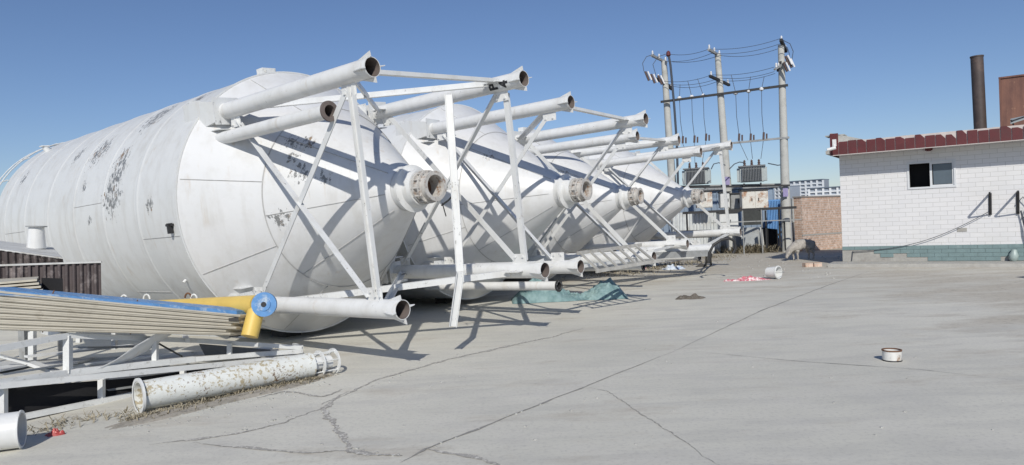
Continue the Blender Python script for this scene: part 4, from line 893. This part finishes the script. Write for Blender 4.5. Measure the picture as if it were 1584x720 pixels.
# transformers
def transformer(px0, px1, py0, py1, Y, lab):
    a, b = at(px0, py1, Y), at(px1, py0, Y); w_, h = b.x-a.x, b.z-a.z; c = Vector(((a.x+b.x)/2, Y+.35, a.z))
    t = thing('transformer', c, lab, 'transformer', 'grey transformers on the pole platform', rz=-.35)
    B_ = lambda mb, n, m_, p=t, **k: mb.build(n, m_, p, local=True, **k)
    B_(MB().box((0, 0, h*.52), (w_*.86, .6, h*.86)), 'tank', M['tgrey'], smooth=None)
    rd_ = MB()
    for k in range(13): rd_.box((-w_*.34+w_*.68*k/12, -.36, h*.5), (.022, .16, h*.78))
    B_(rd_, 'radiator', M['tfin'], smooth=None)
    sd2 = MB()
    for s in (-1, 1):
        for k in range(5): sd2.box((s*(w_*.43+.06), -.22+k*.11, h*.5), (.12, .025, h*.76))
    B_(sd2, 'side_radiator', M['tgrey'], smooth=None)
    B_(MB().box((0, -.03, h*.97), (w_*.98, .74, .05)), 'lid', M['tfin'], smooth=None)
    for k in range(3): q = MB(); q.lathe((-w_*.26+w_*.26*k, 0, h), (0, 0, 1), [(0, .05), (.04, .065), (.08, .04), (.12, .06), (.16, .035), (.2, .05), (.26, .02)], 10); B_(q, 'bushing', M['brown_ceramic'])
    B_(MB().box((-w_*.3, 0, -.06), (.06, .7, .12)).box((w_*.3, 0, -.06), (.06, .7, .12)), 'foot', M['black'], smooth=None)
    return t
transformer(1148, 1188, 255, 284, 28.3, 'right grey finned transformer mounted between the middle and right poles')
transformer(1062, 1100, 259, 288, 29.6, 'left grey finned transformer mounted between the left and middle poles')
# platform
t = thing('steel_platform', gr(1130, 386), 'steel pole platform of horizontal beams under the transformers', 'platform')
MB().beam(at(1040, 291, 29.4), at(1222, 287, 28.2), .06, .07).build('upper_beam', M['black'], t, smooth=None); MB().beam(at(1040, 289, 30.4), at(1222, 285, 29.1), .06, .07).build('upper_beam', M['greyst'], t, smooth=None)
MB().beam(at(1056, 330, 28.6), at(1232, 321, 27.6), .08, .10).build('lower_beam', M['black'], t, smooth=None)
MB().beam(at(1100, 345, 27.8), at(1240, 340, 27.2), .04, .04).build('rail', M['greyst'], t, smooth=None)
for px, y0, y1, Y in ((1062, 328, 366, 28.4), (1205, 322, 384, 27.6), (1213, 340, 388, 27.5), (1184, 326, 384, 27.8)): MB().tube([at(px, y0, Y), at(px+2, y1, Y)], .035, 8).build('post', M['black'], t)
# cabinets
def cabinet(px0, px1, py0, py1, Y, lab, mat, name='switch_cabinet', split=True, dep=.45, group='cabinets of the transformer station'):
    a, b = at(px0, py1, Y), at(px1, py0, Y); w_, h = b.x-a.x, b.z-a.z; t = thing(name, Vector(((a.x+b.x)/2, Y, a.z)), lab, 'cabinet', group, rz=-.12)
    B_ = lambda mb, n, m_, p=t: mb.build(n, m_, p, local=True, smooth=None)
    B_(MB().box((0, dep/2, h/2), (w_, dep, h)), 'cabinet_body', M[mat]); B_(MB().box((0, dep/2-.03, h+.02), (w_+.08, dep+.1, .05)), 'cap', M['black'])
    for s in ((-1, 1) if split else (0,)): d_ = B_(MB().box((s*w_*.245, -.015, h*.5), (w_*(.47 if split else .9), .02, h*.92)), 'door', M[mat]); B_(MB().box((s*w_*.245+.12*(1 if s <= 0 else -1), -.035, h*.5), (.03, .02, .12)), 'handle', M['black'], d_)
    return t
cabinet(1149, 1187, 294, 324, 28.0, 'right cream cabinet blotched with orange rust, below the right transformer', 'cream')
cabinet(1079, 1101, 296, 322, 28.8, 'left rust-streaked cream cabinet, below the left transformer', 'cream')
cabinet(1115, 1128, 298, 322, 28.9, 'narrow pale meter box between the two rusty cabinets', 'cab', split=False)
cabinet(1131, 1144, 300, 324, 29.0, 'narrow grey box right of the pale meter box', 'greyst', split=False)
cabinet(1114, 1141, 329, 356, 27.9, 'pale cabinet with small dial windows, under the platform beam', 'cab')
# sticker signs on poles
for px, py, Y in ((1125, 280, 29.25), (1215, 298, 28.2)):
    o = MB().box(at(px, py, Y), (.20, .02, .34)).build('pole_sign', simple('pole_sign_face', (.34, .30, .50), .5, .2, 9), P2 if px < 1200 else P3, smooth=None)
# blue gray shed behind, white corrugated hut, blue container etc
t = thing('blue_grey_shed', at(1110, 330, 34), 'long blue grey clad shed standing behind the transformers', 'shed')
a, b = at(1000, 300, 36), at(1196, 291, 34.5); bx = MB(); n = Vector((.1, 1, 0)).normalized()
def quadbox(a, b, z0, z1, dep):
    d = Vector((b.x-a.x, b.y-a.y, 0)).normalized(); nn = Vector((-d.y, d.x, 0))*dep; A_, B2 = Vector((a.x, a.y, z0)), Vector((b.x, b.y, z0)); up = Vector((0, 0, z1-z0))
    return MB().add([A_, B2, B2+nn, A_+nn, A_+up, B2+up, B2+nn+up, A_+nn+up], [(3, 2, 1, 0), (4, 5, 6, 7), (0, 1, 5, 4), (1, 2, 6, 5), (2, 3, 7, 6), (3, 0, 4, 7)])
quadbox(a, b, 0, a.z, 5).build('shed_wall', M['bluegrey'], t, smooth=None)
rr = MB()
for k in range(24): p = a.lerp(b, k/23); rr.box((p.x, p.y-.03, a.z/2), (.05, .05, a.z-.05))
rr.build('cladding_rib', M['bluegrey'], t, smooth=None)
quadbox(a+Vector((-.2, -.2, 0)), b+Vector((.2, -.2, 0)), a.z+.002, a.z+.12, 5.4).build('roof', M['greyst'], t, smooth=None)
# white corrugated fence
A, B = at(1040, 366, 29.9), at(1114, 362, 29.6); A2, B2 = at(1040, 330, 29.9), at(1114, 326, 29.6)
fo = corrug(Vector((A.x, A.y, 0)), Vector((B.x, B.y, 0)), A2, B2, .03, 14, trap=True); tag(fo.build('corrugated_fence', M['hutw'], smooth=None), 'white corrugated sheet fence behind the farthest silo', 'fence')
# black railing in front
t = thing('railing', gr(1080, 384), 'low black railing of thin upright bars before the white corrugated fence', 'railing')
ra, rb2 = at(1042, 358, 27.0), at(1100, 356, 26.6); MB().beam(ra, rb2, .03, .03).build('top_rail', M['black'], t, smooth=None); rc, rd2 = at(1042, 369, 27.0), at(1100, 367, 26.6); MB().beam(rc, rd2, .03, .03).build('bottom_rail', M['black'], t, smooth=None)
for k in range(13): MB().beam(ra.lerp(rb2, k/12), rc.lerp(rd2, k/12), .02, .02, (1, 0, 0)).build('baluster', M['black'], t, smooth=None)
for k in (0, 12): p = rc.lerp(rd2, k/12); MB().beam(p, Vector((p.x, p.y, 0)), .04, .04, (1, 0, 0)).build('post', M['black'], t, smooth=None)
# dark screen, plinth
t = thing('dark_screen', at(1164, 349, 27.7), 'dark grey mesh screen standing under the right rusty cabinet', 'screen')
a, b = at(1149, 349, 27.9), at(1178, 349, 27.9); quadbox(a, b, a.z, at(1149, 326, 27.9).z, .05).build('screen_panel', simple('dark_mesh', (.055, .06, .058), .8, .4, 8), t, smooth=None)
for q in (a, b): MB().beam(Vector((q.x, q.y-.02, 0)), Vector((q.x, q.y-.02, at(1149, 326, 27.9).z)), .04, .04, (1, 0, 0)).build('post', M['greyst'], t, smooth=None)
t = thing('rendered_plinth', gr(1165, 384), 'broken grey rendered wall plinth behind the dry grass', 'low wall')
a, b = gr(1100, 386), gr(1180, 386); quadbox(a, b, 0, at(1140, 364, a.y).z, .4).build('low_wall', M['cemdark'], t, smooth=None)
a, b = gr(1146, 387), gr(1172, 387); quadbox(a+Vector((0, -.15, 0)), b+Vector((0, -.15, 0)), 0, at(1160, 352, a.y).z, .3).build('tall_wall', M['hutw'], t, smooth=None)
tag(MB().beam(gr(1097, 391)+Vector((0, 0, .04)), gr(1210, 386)+Vector((0, 0, .04)), .12, .08).build('timber', M['wood'], smooth=None), 'long weathered timber lying on the ground before the dry grass', 'timber')
# white post at 1181
tag(MB().tube([gr(1181, 388), at(1177, 352, gr(1181, 388).y)], .06, 10).build('white_post', M['leg']), 'short slanting white post right of the grey plinth', 'post')
# black barrow like thing
t = thing('black_bin', gr(1195, 387), 'tall black bin leaning beside the right concrete pole', 'bin')
q = gr(1195, 387); Y = q.y-.3
MB().add([at(1186, 387, Y), at(1205, 387, Y), at(1203, 355, Y), at(1184, 353, Y)] + [at(1186, 387, Y)+Vector((0, .4, 0)), at(1205, 387, Y)+Vector((0, .4, 0)), at(1203, 355, Y)+Vector((0, .5, 0)), at(1184, 353, Y)+Vector((0, .5, 0))], [(0, 1, 2, 3), (7, 6, 5, 4), (0, 4, 5, 1), (1, 5, 6, 2), (2, 6, 7, 3), (3, 7, 4, 0)]).build('bin_body', M['dark'], t, smooth=None)
MB().beam(at(1202, 365, Y), at(1211, 357, Y), .06, .06).build('handle', M['black'], t, smooth=None)
# blue container
t = thing('blue_container', gr(1198, 380), 'bright blue corrugated container behind the right concrete pole', 'container')
a, b = at(1187, 352, 31.5), at(1209, 351, 31.2); zt = at(1198, 309, 31.3).z
quadbox(a, b, 0, zt, 3).build('container_body', M['bluec'], t, smooth=None); rr = MB()
for k in range(9): p = a.lerp(b, (k+.5)/9); rr.box((p.x, p.y-.03, zt/2), (.035, .06, zt-.12))
rr.build('wall_ribs', M['bluec'], t, smooth=None)
t = thing('pale_panel', gr(1218, 384), 'pale grey upright panel between the blue container and the red brick wall', 'panel')
a, b = at(1209, 352, 30.9), at(1243, 350, 30.3); quadbox(a, b, at(1215, 345, 30.6).z, at(1220, 308, 30.6).z, .06).build('panel_face', M['hutw'], t, smooth=None)
for q in (a, b, a.lerp(b, .5)): MB().beam(Vector((q.x, q.y-.05, 0)), Vector((q.x, q.y-.05, at(1220, 307, 30.6).z)), .05, .05, (1, 0, 0)).build('post', M['greyst'], t, smooth=None)
t = thing('rubble_wall', gr(1210, 386), 'low mud coloured wall behind the sheep', 'low wall'); a, b = gr(1200, 380), gr(1246, 379); quadbox(a, b, 0, at(1225, 345, a.y).z, .3).build('wall_body', M['cemdark'], t, smooth=None)
# small frame leaning
t = thing('window_frame', gr(1236, 386), 'old white window frame leaning by the red brick wall', 'window frame'); Y = 28.6
fw = MB()
for a, b in (((1230, 353), (1242, 353)), ((1230, 353), (1230, 386)), ((1242, 353), (1242, 386)), ((1230, 366), (1242, 366))): fw.beam(at(*a, Y), at(*b, Y-.0), .06, .05, (0, 1, 0))
fw.build('frame_bars', M['farw'], t, smooth=None); MB().box(at(1236, 370, Y+.02), (.3, .01, .8)).build('pane', M['glass'], t, smooth=None)
# brick hut
t = thing('brick_wall', gr(1270, 388), 'rough red brick wall standing behind the left end of the tiled building', 'brick wall')
bl, br = gr(1243, 389.5), Vector((15.2, 30.4, 0)); hz = at(1243, 305.5, bl.y).z
quadbox(bl, br, 0, hz, .37).build('wall', M['brick'], t, smooth=None); quadbox(bl+Vector((-.02, -.04, 0)), br+Vector((.02, -.04, 0)), hz+.001, hz+.05, .42).build('coping', M['cemdark'], t, smooth=None)
quadbox(bl+Vector((-.01, -.012, 0)), br+Vector((.01, -.012, 0)), .62, .69, .03).build('string_course', M['render'], t, smooth=None)
# ------------------------------------------------------------ far apartment blocks
def block(px0, px1, pyt, Y, dep, lab, floors, bays, pent=None):
    a, b = at(px0, 300, Y), at(px1, 300, Y-20); zt = at((px0+px1)/2, pyt, Y).z; t = thing('apartment_block', Vector((a.x, a.y, 0)), lab, 'building', 'far apartment blocks')
    quadbox(a, b, 0, zt, dep).build('wall', M['far'], t, smooth=None); d = Vector((b.x-a.x, b.y-a.y, 0)); L = d.length; d.normalize(); nn = Vector((d.y, -d.x, 0)); mb = MB(); wn = MB(); rz = math.atan2(d.y, d.x)
    for f in range(floors):
        z = zt-1.4-f*3.0
        mb.box(a*1 + d*(L/2)+nn*.5+Vector((0, 0, z-1.4-a.z)), (L, 1.0, 1.1), rz)
        for k in range(bays*2): wn.box(a+d*(L*(k+.5)/(bays*2))+nn*.05+Vector((0, 0, z-a.z)), (L/(bays*2)*.6, .12, 1.6), rz)
    for k in range(bays+1): mb.box(a+d*(L*k/bays)+nn*.5+Vector((0, 0, zt/2-a.z)), (1.5, 1.05, zt-.5), rz)
    mb.build('balcony_grid', M['farw'], t, smooth=None)
    quadbox(a+nn*1.2, b+nn*1.2, zt+.002, zt+.8, dep+2).build('roof', M['farglass'], t, smooth=None)
block(1189, 1217, 291, 600, 14, 'pale far apartment block left of the right concrete pole', 8, 5)
block(1221, 1274, 281, 620, 14, 'tallest far apartment block above the red brick wall', 8, 6)
block(1252, 1330, 291, 560, 14, 'lower far apartment block partly behind the tiled building', 6, 7)
t = thing('boundary_wall', gr(1200, 378), 'low plain boundary wall far behind the yard', 'wall'); quadbox(Vector((-40, 48, 0)), Vector((40, 42, 0)), 0, 1.9, .3).build('wall_body', M['cemdark'], t, smooth=None)

hs = MB(); hs.tube([at(x, y, 17.5) for x, y in ((1096, 408), (1097, 392), (1104, 379), (1116, 371), (1128, 369), (1136, 373), (1138, 384), (1134, 392))], .035, 8)
tag(hs.build('black_hose', M['black']), 'arched black hose below the farthest lower leg', 'hose')
for pts, lab in (([(1100, 262), (1104, 254), (1112, 252), (1122, 256)], 'curved thick cable from the left transformer to the middle pole'), ([(1128, 262), (1136, 254), (1144, 251), (1152, 252)], 'curved thick cable from the middle pole to the right transformer'), ([(1188, 253), (1203, 256), (1218, 254)], 'short sagging cable from the right transformer to the right pole')):
    tag(MB().tube([at(x, y, 28.6) for x, y in pts], .022, 6).build('transformer_cable', M['wire']), lab, 'cable', 'thick cables at the transformers')
